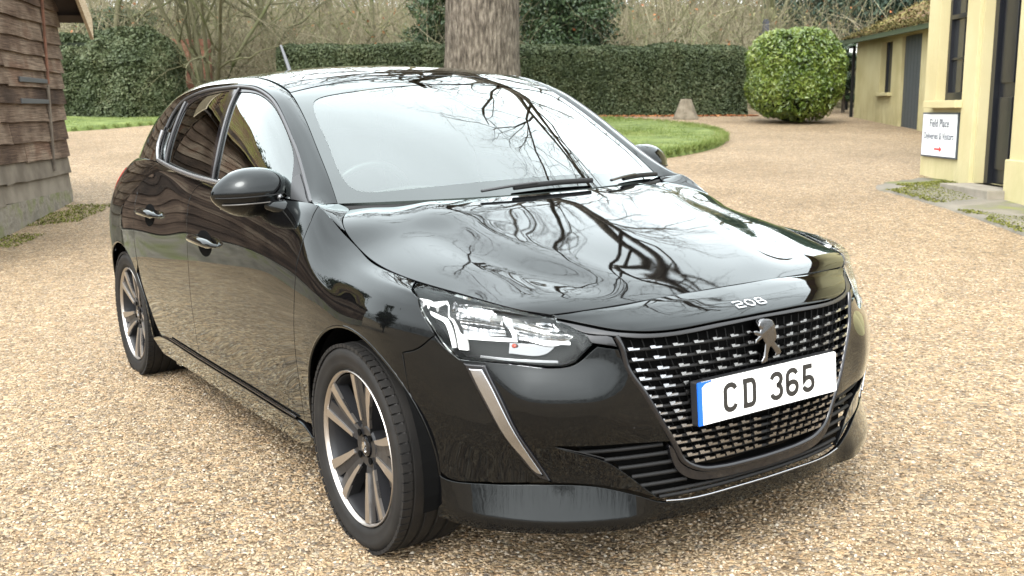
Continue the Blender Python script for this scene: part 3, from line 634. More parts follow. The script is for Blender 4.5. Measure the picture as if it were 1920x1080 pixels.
frit=[(0,0),(0,1),(0,2),(0,3),(0,4),(0,5),(1,5),(2,5),(3,5),(4,5),(4.97,5),(4.98,3),(4.98,0),(4.15,0),(4.13,2.2),(4.11,3.6),(3.95,4.0),(3.3,4.33),(2,4.40),(1,4.42),(.58,4.22),(.40,3.86),(.41,2.4),(.47,1.2),(.49,0)]
cp('windscreen_border',RF,frit,BORDER,off=-.0012,gap=0,rnd=0,rim=.0,ang=60)
cp('windscreen',RF,ws,WSGLASS,off=-.003,gap=.003,rim=0,rnd=0,ang=60)
TRD=mat('dark_rubber_trim',(.03,.03,.032),.3)
TRM=mat('grey_metal_trim',(.22,.22,.225),.25,metal=.8)
GAP=[(.35,0),(.594,1.184),(.795,2.067),(1.376,3.536),(1.921,4.313),(2.622,4.592),(3.267,4.795),(3.871,4.94),(4.6,5.04),(5.5,5.07),(6.217,5.04),(6.8,4.8),(7.509,4.586),(8.315,4.443),(8.843,4.229),(9.35,3.8),(9.62,2.997),(9.71,2.214),(9.75,1.203),(9.80,.0)]
rail=GAP+[(11,0),(12,0),(13,0),(13,2),(13,4),(13,6),(13,7)]+[(u,7) for u in range(12,0,-1)]+[(0,7),(0,5),(0,3),(0,1.5),(0,0)]
sided('roof_side',[(SG,rail,0,dict(ang=50))])
GI=[(a,b) for a,b in GAP]
def shrink(o,du,dv,c):
    return [(c[0]+(a-c[0])*du,c[1]+(b-c[1])*dv) for a,b in o]
gF=[(6.62,.12),(6.60,1.258),(6.66,2.485),(6.74,3.401),(6.80,4.25),(5.978,4.60),(4.996,4.66),(3.916,4.62),(3.029,4.38),(2.28,3.97),(1.98,3.40),(1.80,2.3),(1.66,1.2),(1.60,.12)]
gR=[(9.12,.12),(9.08,1.316),(9.02,2.299),(8.92,3.20),(8.56,3.72),(7.91,4.02),(7.25,4.22),(7.05,3.085),(6.96,1.98),(6.90,1.06),(6.88,.12),(8.0,.12)]
gQ=[(9.58,.25),(9.64,1.209),(9.62,2.153),(9.50,3.05),(9.22,3.5),(9.17,2.294),(9.17,1.147),(9.19,.2)]
frame=[(.37,.02)]+[(a+(.03 if a<6 else -.03),b-.05) for a,b in GAP[1:-1]]+[(9.77,.02),(8,.02),(5,.02),(2,.02)]
sided('window_frame',[(SG,frame,-.006,dict(holes=[gF,gR,gQ],step=.015))],GLOSSBLK)
sided('front_door_window',[(SG,gF,-.009,dict(rim=.004,gap=0))],SIDEGLASS); sided('rear_door_window',[(SG,gR,-.009,dict(rim=.004,gap=0))],DARKGLASS); sided('quarter_window',[(SG,gQ,-.009,dict(rim=.004,gap=0))],DARKGLASS)
for s_ in (1,-1):
    mb=MB(); sweep(mb,netline(SG,[(2.0,.10),(3,.10),(6,.10),(9,.11),(9.55,.2),(9.70,.9),(9.68,2.0)],.004,side=s_),.0085,8,flat=1.2); mb.build('belt_moulding',TRM,car)
for s_ in (1,-1):
    mb=MB(); sweep(mb,netline(SG,[(.60,1.0),(.85,2.1),(1.40,3.45),(1.96,4.2),(2.65,4.48),(3.3,4.68),(3.9,4.82),(4.6,4.90),(5.5,4.92),(6.2,4.88),(6.8,4.66),(7.5,4.44),(8.3,4.28),(8.8,4.05),(9.3,3.66),(9.52,3.0),(9.62,2.2)],-.003,side=s_),.0065,8)
    sweep(mb,netline(SG,[(6.65,.1),(6.63,1.26),(6.69,2.48),(6.76,3.4),(6.83,4.5)],-.002,side=s_),.0055,8)
    sweep(mb,netline(SG,[(9.15,.15),(9.13,1.2),(9.10,2.3),(9.08,3.6)],-.003,side=s_),.0065,8); mb.build('window_trim',TRD,car)
# mirror mount triangle
sided('mirror_base_panel',[(SG,[(.62,.1),(.85,1.2),(1.1,2.3),(1.5,3.2),(1.72,2.2),(1.66,1.1),(1.60,.1)],-.001,dict(step=.012))],SATIN)
# tailgate glass
t0=[RF.P[13][j] for j in range(6)]; e=[SG(13,v)[0] for v in (7,4.7,2.3,0)]
TG=Net([[np.array([ (1-i/3)*RC[13][0]+(i/3)*-3.06 -.02*math.sin(i/3*math.pi),0,(1-i/3)*RC[13][1]+(i/3)*1.03])*(1-(y/5)**2)+np.array([e[i][0],0,e[i][2]])*(y/5)**2+np.array([0,e[i][1]*y/5,0]) for y in range(6)] for i in range(4)])
cp('rear_screen',TG,[(.15,0),(.15,2),(.15,4),(.3,4.7),(1.5,4.7),(2.6,4.6),(2.8,4),(2.8,2),(2.8,0)],DARKGLASS,gap=0,rim=.004)
cp('tailgate_frame',TG,[(0,0),(0,2.5),(0,5),(1,5),(2,5),(3,5),(3,2.5),(3,0)],off=-.006,gap=0,rim=0) 
# door handles, mirrors
for s_ in (-1,1):
    for dr,(u0,u1),vv in ((FDOOR,(16.50,15.80),5.45),(RDOOR,(19.02,18.15),5.15)):
        h_=empty('door_handle'); h_.parent=dr[0 if s_==-1 else 1]
        # flat near-black patch on the door, painting the shade of the handle pocket
        pc,n_=fr(SKIRT,[(u0+u1)/2],[vv],0); mb=MB(); t=MB()
        cu=(u0+u1)/2-.02; el=[(cu+(u0-u1)*.34*math.cos(a),vv+.56*math.sin(a)-.03) for a in np.linspace(0,2*math.pi,17)[:-1]]
        patch(t,SKIRT,el,.0012,both=False,gap=0,rim=.001,step=.008,rnd=.0004); mb.add(t.v,t.n,t.f,0,mirror=(s_==-1)); mb.build('handle_recess_shade',VOID,h_)
        for k_,(dv,r_) in enumerate(((0.0,.0135),)):
            L1=netline(SKIRT,[(u0+.06,vv-.05+dv),(u0*.72+u1*.28,vv-.10+dv),(u0*.28+u1*.72,vv-.10+dv),(u1-.06,vv-.05+dv)],0,step=.01,side=s_)
            nrm=np.array([0,s_,.12]); n_l=len(L1); lift=.028*np.sin(np.linspace(0,math.pi,n_l))**.5
            L1=L1+nrm*lift[:,None]; mb=MB(); sweep(mb,L1,np.interp(np.linspace(0,1,n_l),[0,.15,.85,1],[.007,.019,.019,.007]),10,flat=.9); mb.build('grip',PAINT,h_)
    m_=empty('door_mirror'); m_.parent=car
    bm=bmesh.new(); bmesh.ops.create_uvsphere(bm,u_segments=40,v_segments=28,radius=1)
    for v in bm.verts:
        x,y,z=v.co
        # y: outward, x: forward, z: up
        sx=.088 if x>0 else .035
        taper=1-.20*max(0,y)-.0*abs(y); zz=z*(.080 if z>0 else .082)*(1-.34*max(0,y)**1.5-.0*abs(y))
        zz+=-.006*max(0,-z)*0
        py=np.sign(y)*abs(y)**.78*.126
        X=x*sx*(1-.35*max(0,y)**2)-.035*y*.6
        v.co=(-.715+X,s_*(.853+py),0.995+zz-.004*y)
    bmesh.ops.recalc_face_normals(bm,faces=bm.faces); me=bpy.data.meshes.new('mirror_cap'); bm.to_mesh(me); bm.free(); me.polygons.foreach_set('use_smooth',[True]*len(me.polygons)); link('mirror_cap',me,m_,PAINT)
    # seam band and indicator strip
    mb=MB(); a_=np.linspace(-1.15,1.15,30); pts=[]
    for t in a_:
        y=math.sin(t);x=math.cos(t); pts.append((-.715+x*.0885*(1-.35*max(0,y)**2)-.021*y,s_*(.853+np.sign(y)*abs(y)**.78*.1265),0.990-.004*y-.012*math.sin(t+1.1)*.4))
    sweep(mb,pts,.0022,6); mb.build('mirror_seam',MATTE,m_)
    mb=MB(); pts2=[(p[0]*1+.000,p[1],p[2]-.022) for p in pts[8:27]]; pts2=[((p[0]+.715)*.965-.715,(p[1]-s_*.853)*.965+s_*.853,p[2]) for p in pts2]
    sweep(mb,pts2,.003,6,flat=.8); mb.build('mirror_indicator',mat('clear_indicator',(.05,.045,.04),.3),m_)
    mb=MB(); sweep(mb,[(-.545,s_*.735,.940),(-.58,s_*.768,.943),(-.63,s_*.792,.950),(-.69,s_*.825,.962)],[.048,.044,.036,.028],14,flat=.60); mb.build('mirror_arm',PAINT,m_)
    g=Geo(); g.box((-.742,s_*.856,.992),(.004,.18,.10)); g.build('mirror_glass',CHROME,m_,bevel=.0015)
# wipers, aerial
for (a,b) in (((.05,-.42),(.42,.02)),((.06,.12),(.40,.60))):
    pass
def rfpt(y,u,off):
    s_=-1 if y<0 else 1; v=0
    for _ in range(30):
        p=RF(u,v)[0]; v=min(5,max(0,v+(abs(y)-p[1])*6))
    p,n=fr(RF,[u],[v],off); return p[0]*[1,s_,1]
for pts in ([(-.26,-.0),(-.14,.10),(-.05,.14),(.19,.12)],[(.27,.0),(.36,.07),(.44,.10),(.62,.03)]):
    wp=empty('wiper'); wp.parent=car
    arm=[rfpt(y,u,.022) for y,u in pts[:3]]; mb=MB(); sweep(mb,smoothline(arm,False,.02),.007,8,flat=.7); mb.build('wiper_arm',SATIN,wp)
    bl=[rfpt(pts[1][0]+(pts[3][0]-pts[1][0])*t,pts[1][1]+(pts[3][1]-pts[1][1])*t+.04*math.sin(t*3.1),.014) for t in np.linspace(0,1,9)]
    mb=MB(); sweep(mb,smoothline(bl,False,.02),.0075,8,flat=1.2); mb.build('wiper_blade',MATTE,wp)
cw=[rfpt(y,0,-.012)+np.array([.012,0,-.012]) for y in np.linspace(-.66,.66,31)]; mb=MB(); sweep(mb,cw,.014,6); mb.build('cowl_seal',MATTE,car)
an=empty('aerial'); an.parent=car
mb=MB(); sweep(mb,[(-2.38,0,1.400),(-2.42,0,1.418),(-2.46,0,1.412),(-2.50,0,1.385)],[.010,.022,.020,.008],10,flat=.7); AER=mat('aerial_rubber',(.05,.052,.056),.5); mb.build('aerial_base',AER,an)
mb=MB(); sweep(mb,[(-2.415,0,1.425),(-2.47,0,1.50),(-2.53,0,1.578)],[.011,.009,.007],8); mb.build('aerial_rod',AER,an)
# dark inner shell behind the shut lines, wheel wells, floor
sh=MB()
shell=[(12.95,.1)]+[(u,.15) for u in (12.4,11,10,9,8.7)]+[(8.3,2.2),(7.95,5.5)]+[(8.7,6.0)]+arch((.03,.31,.375),35,190,24)+[(13,10.9),(16,10.9),(18.6,10.9)]+arch((-2.53,.31,.37),-10,140,24)+[(22.5,9.5),(23.4,9.6),(25,9.6),(25,.2),(23,.2),(20,.2),(16,.2)]
patch(sh,SKIRT,shell,-.022,rim=0,gap=0,step=.06)
patch(sh,HD,hood,-.02,rim=0,gap=0,step=.06,ang=60)
sh.build('inner_shell',VOID,car)
for cx in (.03,-2.53):
    for s_ in (1,-1):
        g=Geo(); R0_=.353 if cx>-1 else .348; n=28; v=[];f=[]
        for i in range(n+1):
            a=rad(-14+208*i/n)
            for y in (.835,.50): v.append((cx+R0_*math.cos(a)*(1.0 if y>.6 else .98),s_*y,.31+R0_*math.sin(a)))
        for i in range(n): f.append((2*i,2*i+1,2*i+3,2*i+2))
        f.append([2*i+1 for i in range(n+1)])
        g.raw(v,f); g.build('wheel_well_liner',VOID,car)
g=Geo(); g.box((-1.25,0,.235),(2.0,1.52,.07)); g.box((-1.25,0,.30),(3.6,.95,.16)); g.box((.35,0,.30),(.5,1.0,.2)); g.build('underbody',MATTE,car)
# arch lips
for s_ in (1,-1):
    for A,a0,a1 in ((FA,-8,192),(RA,-10,186)):
        q=arch((A[0],A[1],A[2]+.001),a0,a1,40); p,n=fr(SKIRT,[a for a,b in q],[b for a,b in q],-.004); mb=MB(); sweep(mb,p*[1,s_,1],.0055,8); mb.build('wheel_arch_lip',PAINT,car)
# ------------------------------------------------------------------ wheels
def spoke_fn(side,yc):
    return lambda a,b,d: np.array([a,side*(yc+d),b])
def make_wheel(side,phase):
    w_=empty('wheel'); w_.parent=car
    ty=empty('tyre_group')
    bpy.data.objects.remove(ty)
    g=Geo(); yo=.846
    prof=[(yo-.205+.01,.232),(yo-.210,.25),(yo-.212,.275),(yo-.203,.293),(yo-.190,.301)]
    for k in range(4):
        y0=yo-.182+k*.041; prof+=[(y0,.3035),(y0+.030,.3045),(y0+.0315,.2980),(y0+.0375,.2980)]
    prof+=[(yo-.018,.3035),(yo-.012,.300),(yo+.001,.291),(yo+.008,.282),(yo+.0095,.268),(yo+.006,.262),(yo+.007,.250),(yo+.003,.238),(yo-.006,.229),(yo-.014,.228)]
    g.lathe([(a*side,r) for a,r in prof],(0,0,0),'y',96)
    # shoulder blocks
    for k in range(72):
        a=2*math.pi*k/72; c,s=math.cos(a),math.sin(a)
        for (y,r,dy) in ((yo-.008,.2985,.028),(yo-.190,.2985,.028)):
            ct=np.array([c*r,side*y,s*r]); R_=np.array([[c,0,-s],[0,1,0],[s,0,c]]); g.box(ct,(.010,dy,.021),R_)
    g.build('tyre',RUBBER,w_,smooth=True,angle=38)
    g=Geo(); g.lathe([(side*a,r) for a,r in [(yo-.19,.222),(yo-.17,.205),(yo-.03,.207),(yo-.012,.214)]],(0,0,0),'y',72); g.build('rim_barrel',RIMDARK,w_,smooth=True,angle=40)
    g=Geo(); g.lathe([(side*a,r) for a,r in [(yo-.016,.2275),(yo-.002,.2270),(yo+.000,.2250),(yo-.003,.2205),(yo-.012,.2180)]],(0,0,0),'y',96); g.build('rim_lip',MACHINED,w_,smooth=True,angle=50)
    dk=Geo(); mc=Geo()
    def yat(r): return yo-.006-.030*(1-((r-.03)/.19))**1.3 if r<.22 else yo-.006
    for k in range(5):
        a0=rad(phase+72*k)
        def P2(r,da,dy): 
            a=a0+da; y=yat(r)+dy
            # angle measured from up towards the front of the car
            return (r*math.sin(a),side*y,r*math.cos(a))
        # dark V shaped arm with pocket
        rs=[.035,.07,.11,.16,.217]
        in_=[.0,.0,.0,.0,.05]; out_=[.55,.40,.335,.31,.305]
        for sg_ in (1,-1):
            v=[];f=[]
            for r,i_,o_ in zip(rs,in_,out_):
                for da,dy in ((sg_*i_,-.006),(sg_*o_,0),(sg_*o_,-.040),(sg_*i_,-.040)): v.append(P2(r,da,dy-.0015))
            for i in range(len(rs)-1):
                for q in range(4): f.append((i*4+q,i*4+(q+1)%4,(i+1)*4+(q+1)%4,(i+1)*4+q))
            dk.raw(v,f)
            # machined face strip on the outer edge of each limb
            v=[];f=[]; rr_=[.078,.11,.16,.2175]
            oo=np.interp(rr_,rs,out_); w0=np.array([.013,.0175,.024,.030])*(1.0 if sg_==1 else .82)
            for r,o_,ww in zip(rr_,oo,w0):
                for da,dy in ((sg_*(o_-ww/r),.001),(sg_*(o_),.001),(sg_*(o_),-.008),(sg_*(o_-ww/r),-.008)): v.append(P2(r,da,dy))
            for i in range(3):
                for q in range(4): f.append((i*4+q,i*4+(q+1)%4,(i+1)*4+(q+1)%4,(i+1)*4+q))
            f.append((0,3,2,1)); mc.raw(v,f)
    dk.lathe([(side*(yo-.075),.062),(side*(yo-.038),.066),(side*(yo-.033),.058),(side*(yo-.034),.034)],(0,0,0),'y',40)
    dk.build('spoke',RIMDARK,w_); mc.build('machined_faces',MACHINED,w_)
    for k in range(4):
        g=Geo(); a=rad(phase+36+90*k); c=np.array([.047*math.sin(a),side*(yo-.031),.047*math.cos(a)]); g.lathe([(0,.001),(0,.0095),(side*.004,.011),(side*.004,.001)],c,'y',14); g.build('lug_hole_shade',VOID,w_,smooth=True,angle=40)  # near-black disc painting the shade in a lug hole
    g=Geo(); g.lathe([(side*(yo-.028),.0005),(side*(yo-.026),.020),(side*(yo-.030),.029),(side*(yo-.036),.030)],(0,0,0),'y',32); hc=g.build('centre_cap',GLOSSBLK,w_,smooth=True,angle=40)
    g=Geo(); g.prism([(-side*(x-556)/200*.026,-(y-421)/282*.032) for x,y in LI],lambda a,b,d:np.array([-a*side*side,side*(yo-.0262+d),b]),0,.002); g.build('cap_emblem',CHROME,hc)
    g=Geo(); g.lathe([(side*(yo-.10),.06),(side*(yo-.10),.138),(side*(yo-.125),.138),(side*(yo-.125),.06)],(0,0,0),'y',48,closed=True); g.build('brake_disc',STEEL,w_,smooth=True,angle=40)
    g=Geo(); g.box((.10,side*(yo-.11),.06),(.07,.06,.12)); g.build('brake_caliper',mat('cast_iron',(.08,.08,.085),.5),w_,bevel=.008)
    return w_
for side in (-1,1):
    for x,ph,st in ((0,12,0),(-2.54,30,0)):
        w_=make_wheel(side,ph if side==-1 else ph+20); w_.location=(x,0,.301)
# ------------------------------------------------------------------ cabin
cb=empty('cabin'); cb.parent=car
g=Geo(); g.box((-1.35,0,.34),(2.5,1.45,.04)); g.box((-1.55,.73,.62),(2.4,.03,.56)); g.box((-1.55,-.73,.62),(2.4,.03,.56)); g.build('cabin_floor',MATTE,cb)
v=[];f=[];xs=[(-.24,.925),(-.45,.945),(-.62,.955),(-.72,.93),(-.76,.86),(-.74,.70)]
for x,z in xs:
    for y in (-.66,-.3,0,.3,.66): v.append((x,y,z+(.035*math.exp(-((y+.36)/.16)**2) if -.75<x<-.5 else 0)))
for i in range(5):
    for j in range(4): f.append((i*5+j,i*5+j+1,(i+1)*5+j+1,(i+1)*5+j))
simple('dashboard',v,f,DASH,cb,smooth=True)
mb=MB(); t_=np.linspace(0,2*math.pi,33)[:-1]; sweep(mb,[(-.86+.06*math.sin(a),-.36+.17*math.cos(a),.90+.155*math.sin(a)) for a in t_],.014,8,closed=True); sweep(mb,[(-.86,-.53,.9),(-.84,-.36,.88),(-.86,-.19,.9)],.016,6); mb.build('steering_wheel',SATIN,cb)
for x,y in ((-1.35,-.36),(-1.35,.36),(-2.1,-.36),(-2.1,.36)):
    s_=empty('seat'); s_.parent=cb
    g=Geo(); g.box((x+.05,y,.55),(.5,.48,.16)); g.build('seat_cushion',SEAT,s_,bevel=.05,segs=3,smooth=True)
    a=rad(-18); g=Geo(); g.box((x-.28,y,.86),(.13,.46,.58),[[math.cos(a),0,math.sin(a)],[0,1,0],[-math.sin(a),0,math.cos(a)]]); g.build('seat_back',SEAT,s_,bevel=.05,segs=3,smooth=True)
    g=Geo(); g.box((x-.40,y,1.19),(.09,.26,.15)); g.build('headrest',SEAT,s_,bevel=.035,segs=3,smooth=True)
g=Geo(); g.box((-.93,0,1.27),(.03,.22,.06)); g.build('rear_view_mirror',MATTE,cb,bevel=.01)
# ------------------------------------------------------------------ ground
SX,SY=-PN[0]/PN[2],-PN[1]/PN[2]; Z0=P0[2]-SX*P0[0]-SY*P0[1]+.010
def G(x,y):
    x=np.asarray(x,float);y=np.asarray(y,float)
    sp=lambda t,k: np.log1p(np.exp(np.clip(t*k,-40,40)))/k*np.where(t*k>40,0,1)+np.where(t*k>40,t,0)
    z=Z0+SX*np.clip(x,-14,14)*(1-sm(9,20,y))+SY*np.clip(y,-30,27)+.050*sp(np.minimum(y,40)-8,1.2)+.115*sp(y-29,.8)
    return z
def pix(u,v):
    d=MW.transposed()@Vector(((u-960)/1950,-(v-540)/1950,1)); return np.array(d)
def hit(u,v):
    d=pix(u,v); t=np.linspace(.5,90,6000); p=np.array([0,0,CH])+t[:,None]*d; k=np.argmax(p[:,2]<G(p[:,0],p[:,1])); return p[k]
def at(u,y,v=None):
    """world point seen at column u (and row v) at distance y"""
    d=pix(u,208 if v is None else v); t=y/d[1]; return np.array([0,0,CH])+t*d
def gravel():
    m=bpy.data.materials.new('gravel'); m.use_nodes=True; nt=m.node_tree; b=bsdf(m); l=nt.links.new
    t=N(nt,'ShaderNodeTexCoord')
    nz=N(nt,'ShaderNodeTexNoise'); nz.inputs['Scale'].default_value=40; l(t.outputs['Object'],nz.inputs['Vector'])
    wv=N(nt,'ShaderNodeMixRGB'); wv.inputs[0].default_value=.012; l(t.outputs['Object'],wv.inputs[1]); l(nz.outputs['Color'],wv.inputs[2])
    v=N(nt,'ShaderNodeTexVoronoi'); v.inputs['Scale'].default_value=78; l(wv.outputs[0],v.inputs['Vector'])
    v2=N(nt,'ShaderNodeTexVoronoi'); v2.inputs['Scale'].default_value=150; l(wv.outputs[0],v2.inputs['Vector'])
    sx=N(nt,'ShaderNodeSeparateColor'); l(v.outputs['Color'],sx.inputs[0])
    r=ramp(nt,[tuple(q*GA for q in c) for c in [(0.126,0.0854,0.0483),(0.27,0.198,0.119),(0.346,0.26,0.163),(0.23,0.176,0.123),(0.414,0.331,0.225),(0.19,0.16,0.128),(0.357,0.243,0.138),(0.46,0.407,0.315)]],[0,.12,.35,.5,.62,.76,.86,.97]); l(sx.outputs[0],r.inputs[0])
    r.color_ramp.interpolation='CONSTANT'
    # large patches: finer dusty areas and browner raked areas
    n1=N(nt,'ShaderNodeTexNoise'); n1.inputs['Scale'].default_value=.55; n1.inputs['Detail'].default_value=5; n1.inputs['Roughness'].default_value=.65; l(t.outputs['Object'],n1.inputs['Vector'])
    r1=ramp(nt,[(.80,.77,.72),(.97,.96,.94),(1.10,1.09,1.06)],[.34,.5,.68]); l(n1.outputs[0],r1.inputs[0])
    n3=N(nt,'ShaderNodeTexNoise'); n3.inputs['Scale'].default_value=9; n3.inputs['Detail'].default_value=4; l(t.outputs['Object'],n3.inputs['Vector'])
    r3=ramp(nt,[(.84,.82,.79),(1.09,1.08,1.06)],[.35,.62]); l(n3.outputs[0],r3.inputs[0])
    m1=N(nt,'ShaderNodeMixRGB',blend_type='MULTIPLY'); m1.inputs[0].default_value=1; l(r.outputs[0],m1.inputs[1]); l(r1.outputs[0],m1.inputs[2])
    n4=N(nt,'ShaderNodeTexNoise'); n4.inputs['Scale'].default_value=34; n4.inputs['Detail'].default_value=3; l(t.outputs['Object'],n4.inputs['Vector']); r4=ramp(nt,[(.80,.78,.75),(1.16,1.15,1.13)],[.38,.6]); l(n4.outputs[0],r4.inputs[0]); m4=N(nt,'ShaderNodeMixRGB',blend_type='MULTIPLY'); m4.inputs[0].default_value=1; l(r3.outputs[0],m4.inputs[1]); l(r4.outputs[0],m4.inputs[2])
    m2=N(nt,'ShaderNodeMixRGB',blend_type='MULTIPLY'); m2.inputs[0].default_value=1; l(m1.outputs[0],m2.inputs[1]); l(m4.outputs[0],m2.inputs[2])
    l(m2.outputs[0],b.inputs['Base Color']); b.inputs['Roughness'].default_value=.75; b.inputs['Specular IOR Level'].default_value=.3
    ma=N(nt,'ShaderNodeMath',operation='MULTIPLY_ADD'); ma.inputs[1].default_value=.5; l(v2.outputs['Distance'],ma.inputs[0]); l(v.outputs['Distance'],ma.inputs[2])
    bu=N(nt,'ShaderNodeBump',invert=True); bu.inputs['Strength'].default_value=1; bu.inputs['Distance'].default_value=.011; l(ma.outputs[0],bu.inputs['Height']); l(bu.outputs[0],b.inputs['Normal'])
    return m
GRAV=gravel()
def axis(lo,hi,n,p=2.2): 
    t=np.linspace(-1,1,n); a=np.sign(t)*np.abs(t)**p; return np.where(a<0,-a*lo,a*hi)
gx=axis(-110,110,150); gy=np.sort(np.concatenate([np.linspace(-4,34,160),-4-np.geomspace(.5,90,22),34+np.geomspace(.5,110,30)]))
X_,Y_=np.meshgrid(gx,gy,indexing='ij'); V_=np.stack([X_,Y_,G(X_,Y_)],-1).reshape(-1,3); ny_=len(gy)
F_=[(i*ny_+j,(i+1)*ny_+j,(i+1)*ny_+j+1,i*ny_+j+1) for i in range(len(gx)-1) for j in range(ny_-1)]
me=bpy.data.meshes.new('ground'); me.from_pydata(V_.tolist(),[],F_); me.polygons.foreach_set('use_smooth',[True]*len(F_))
LITTER=noise_mat('leaf_litter_bank',[(.13,.10,.055),(.24,.19,.11),(.33,.27,.17)],2.2,8,.9,bump=.08,bscale=9)
gm=link('ground',me,None,[GRAV,LITTER]); tag(gm,kind='structure')
cy=np.array([(V_[f[0]][1]+V_[f[2]][1])/2 for f in F_]); me.polygons.foreach_set('material_index',(cy>27.6).astype(int).tolist())
def mesh_np(name,V,F,m,parent=None,smooth=False):
    """V (n,3), F (k,q) arrays -> object, fast"""
    V=np.asarray(V,np.float32);F=np.asarray(F,np.int32); me=bpy.data.meshes.new(name); me.vertices.add(len(V)); me.vertices.foreach_set('co',V.ravel())
    k,q=F.shape; me.loops.add(k*q); me.loops.foreach_set('vertex_index',F.ravel()); me.polygons.add(k); me.polygons.foreach_set('loop_start',np.arange(0,k*q,q,dtype=np.int32)); me.polygons.foreach_set('loop_total',np.full(k,q,np.int32))
    me.update(calc_edges=True); 
    if smooth: me.polygons.foreach_set('use_smooth',np.ones(k,bool))
    return link(name,me,parent,m)
# loose stones lying on the drive, thickest near the camera
n=85000; yy=.9+6.6*rng.random(n)**1.25; xx=(rng.random(n)*2-1)*(.60*yy+.35); rr_=.0034+.0042*rng.random(n)**1.6
base=np.array([(1,0,0),(0,1,0),(-1,0,0),(0,-1,0),(.0,.0,.9),(0,0,-.5)],float)
a=rng.random(n)*6.28; ca,sa=np.cos(a),np.sin(a); sc=np.stack([rr_*(1+.7*rng.random(n)),rr_*(.75+.4*rng.random(n)),rr_*(.5+.4*rng.random(n))],-1)
P_=base[None]*sc[:,None]*(1+.25*(rng.random((n,6,1))-.5)); P_=np.stack([P_[...,0]*ca[:,None]-P_[...,1]*sa[:,None],P_[...,0]*sa[:,None]+P_[...,1]*ca[:,None],P_[...,2]+P_[...,0]*.3*(rng.random((n,1))-.5)*2],-1)
P_+=np.stack([xx,yy,G(xx,yy)+rr_*.15],-1)[:,None]
T_=np.array([(0,1,4),(1,2,4),(2,3,4),(3,0,4),(1,0,5),(2,1,5),(3,2,5),(0,3,5)])
STONE=island_mat('loose_gravel',[(0.144,0.0985,0.056),(0.277,0.205,0.123),(0.357,0.269,0.168),(0.23,0.182,0.133),(0.427,0.341,0.235),(0.316,0.214,0.123),(0.472,0.424,0.346)],.7,.3)
so=mesh_np('gravel_stones',P_.reshape(-1,3),(T_[None]+6*np.arange(n)[:,None,None]).reshape(-1,3),STONE); tag(so,'loose beige and brown pea gravel scattered over the drive','gravel',kind='stuff')
# ------------------------------------------------------------------ vegetation helpers
def tubes(P,R_,S=5):
    """P (n,k,3) centre lines, R_ (n,k) radii -> verts, quads"""
    n,k,_=P.shape; t=np.gradient(P,axis=1); t/=np.linalg.norm(t,axis=2,keepdims=True)+1e-9
    ref=np.where(np.abs(t[...,2:])<.9,np.array([0,0,1.]),np.array([1.,0,0])); a=np.cross(t,ref); a/=np.linalg.norm(a,axis=2,keepdims=True)+1e-9; b=np.cross(t,a)
    th=np.arange(S)*2*math.pi/S; V=P[:,:,None]+(a[:,:,None]*np.cos(th)[:,None]+b[:,:,None]*np.sin(th)[:,None])*R_[:,:,None,None]
    i=np.arange(n)[:,None,None]*k*S+np.arange(k-1)[None,:,None]*S; s=np.arange(S)[None,None]; s1=(s+1)%S
    F=np.stack([i+s,i+s1,i+S+s1,i+S+s],-1).reshape(-1,4); return V.reshape(-1,3),F
def unit(v): return v/(np.linalg.norm(v,axis=-1,keepdims=True)+1e-9)
def branch_level(P,R_,n_child,lr,ang,rratio,K=6,trop=.15,wob=.18,t0=.3,L0=None,rs=rng,droop=0):
    n,k,_=P.shape; plen=np.linalg.norm(np.diff(P,axis=1),axis=2).sum(1)
    idx=np.repeat(np.arange(n),n_child); m=len(idx); t=t0+(1-t0)*((np.tile(np.arange(n_child),n)+rs.random(m))/n_child); t=np.clip(t,0,.995); f=t*(k-1); i=f.astype(int); f-=i
    o=P[idx,i]*(1-f)[:,None]+P[idx,i+1]*f[:,None]; d0=unit(P[idx,i+1]-P[idx,i]); r0=(R_[idx,i]*(1-f)+R_[idx,i+1]*f)*rratio
    pr=unit(np.cross(d0,unit(rs.normal(size=(m,3))))); an=rad(ang)*(.7+.6*rs.random(m)); d=unit(d0*np.cos(an)[:,None]+pr*np.sin(an)[:,None])
    L_=(plen[idx]*lr*(1.15-.6*t)*(.6+.8*rs.random(m))) if L0 is None else L0*(.6+.8*rs.random(m))
    Q=np.zeros((m,K,3)); Q[:,0]=o
    for j in range(1,K):
        d=unit(d+rs.normal(size=(m,3))*wob+np.array([0,0,trop-droop*j/K])); Q[:,j]=Q[:,j-1]+d*(L_/(K-1))[:,None]
    RR=r0[:,None]*np.linspace(1,.35,K)[None]; return Q,np.maximum(RR,.0022)
def leaf_mesh(c,nrm,size,asp=.55,rs=rng,fold=True):
    """small folded leaf blades at points c facing roughly nrm"""
    n=len(c); nrm=unit(nrm); t=unit(np.cross(nrm,rs.normal(size=(n,3)))); b=np.cross(nrm,t); s=(size*(.6+.8*rs.random(n)))[:,None]
    tip=c+t*s; base_=c-t*s; l=c+b*s*asp+nrm*s*.18; r=c-b*s*asp+nrm*s*.18
    V=np.stack([base_,l,tip,r],1).reshape(-1,3); i=np.arange(n)[:,None]*4; F=np.concatenate([i+np.array([[0,1,2]]),i+np.array([[0,2,3]])],0); return V,F
def bark_mat(name,cols,scale=4,bump=.02,moss=None):
    m=noise_mat(name,cols,scale,7,.9,bump=bump,bscale=scale*2.2,stretch=(2.4,2.4,.62),spec=.2)
    return m
OAKBARK=bark_mat('oak_bark',[(.045,.036,.027),(.13,.108,.084),(.25,.215,.17)],8,.06)
TWIG=island_mat('bare_twigs',[(0.068,0.06,0.04),(0.128,0.112,0.072),(0.176,0.152,0.096),(0.104,0.112,0.048)],.85,.2)
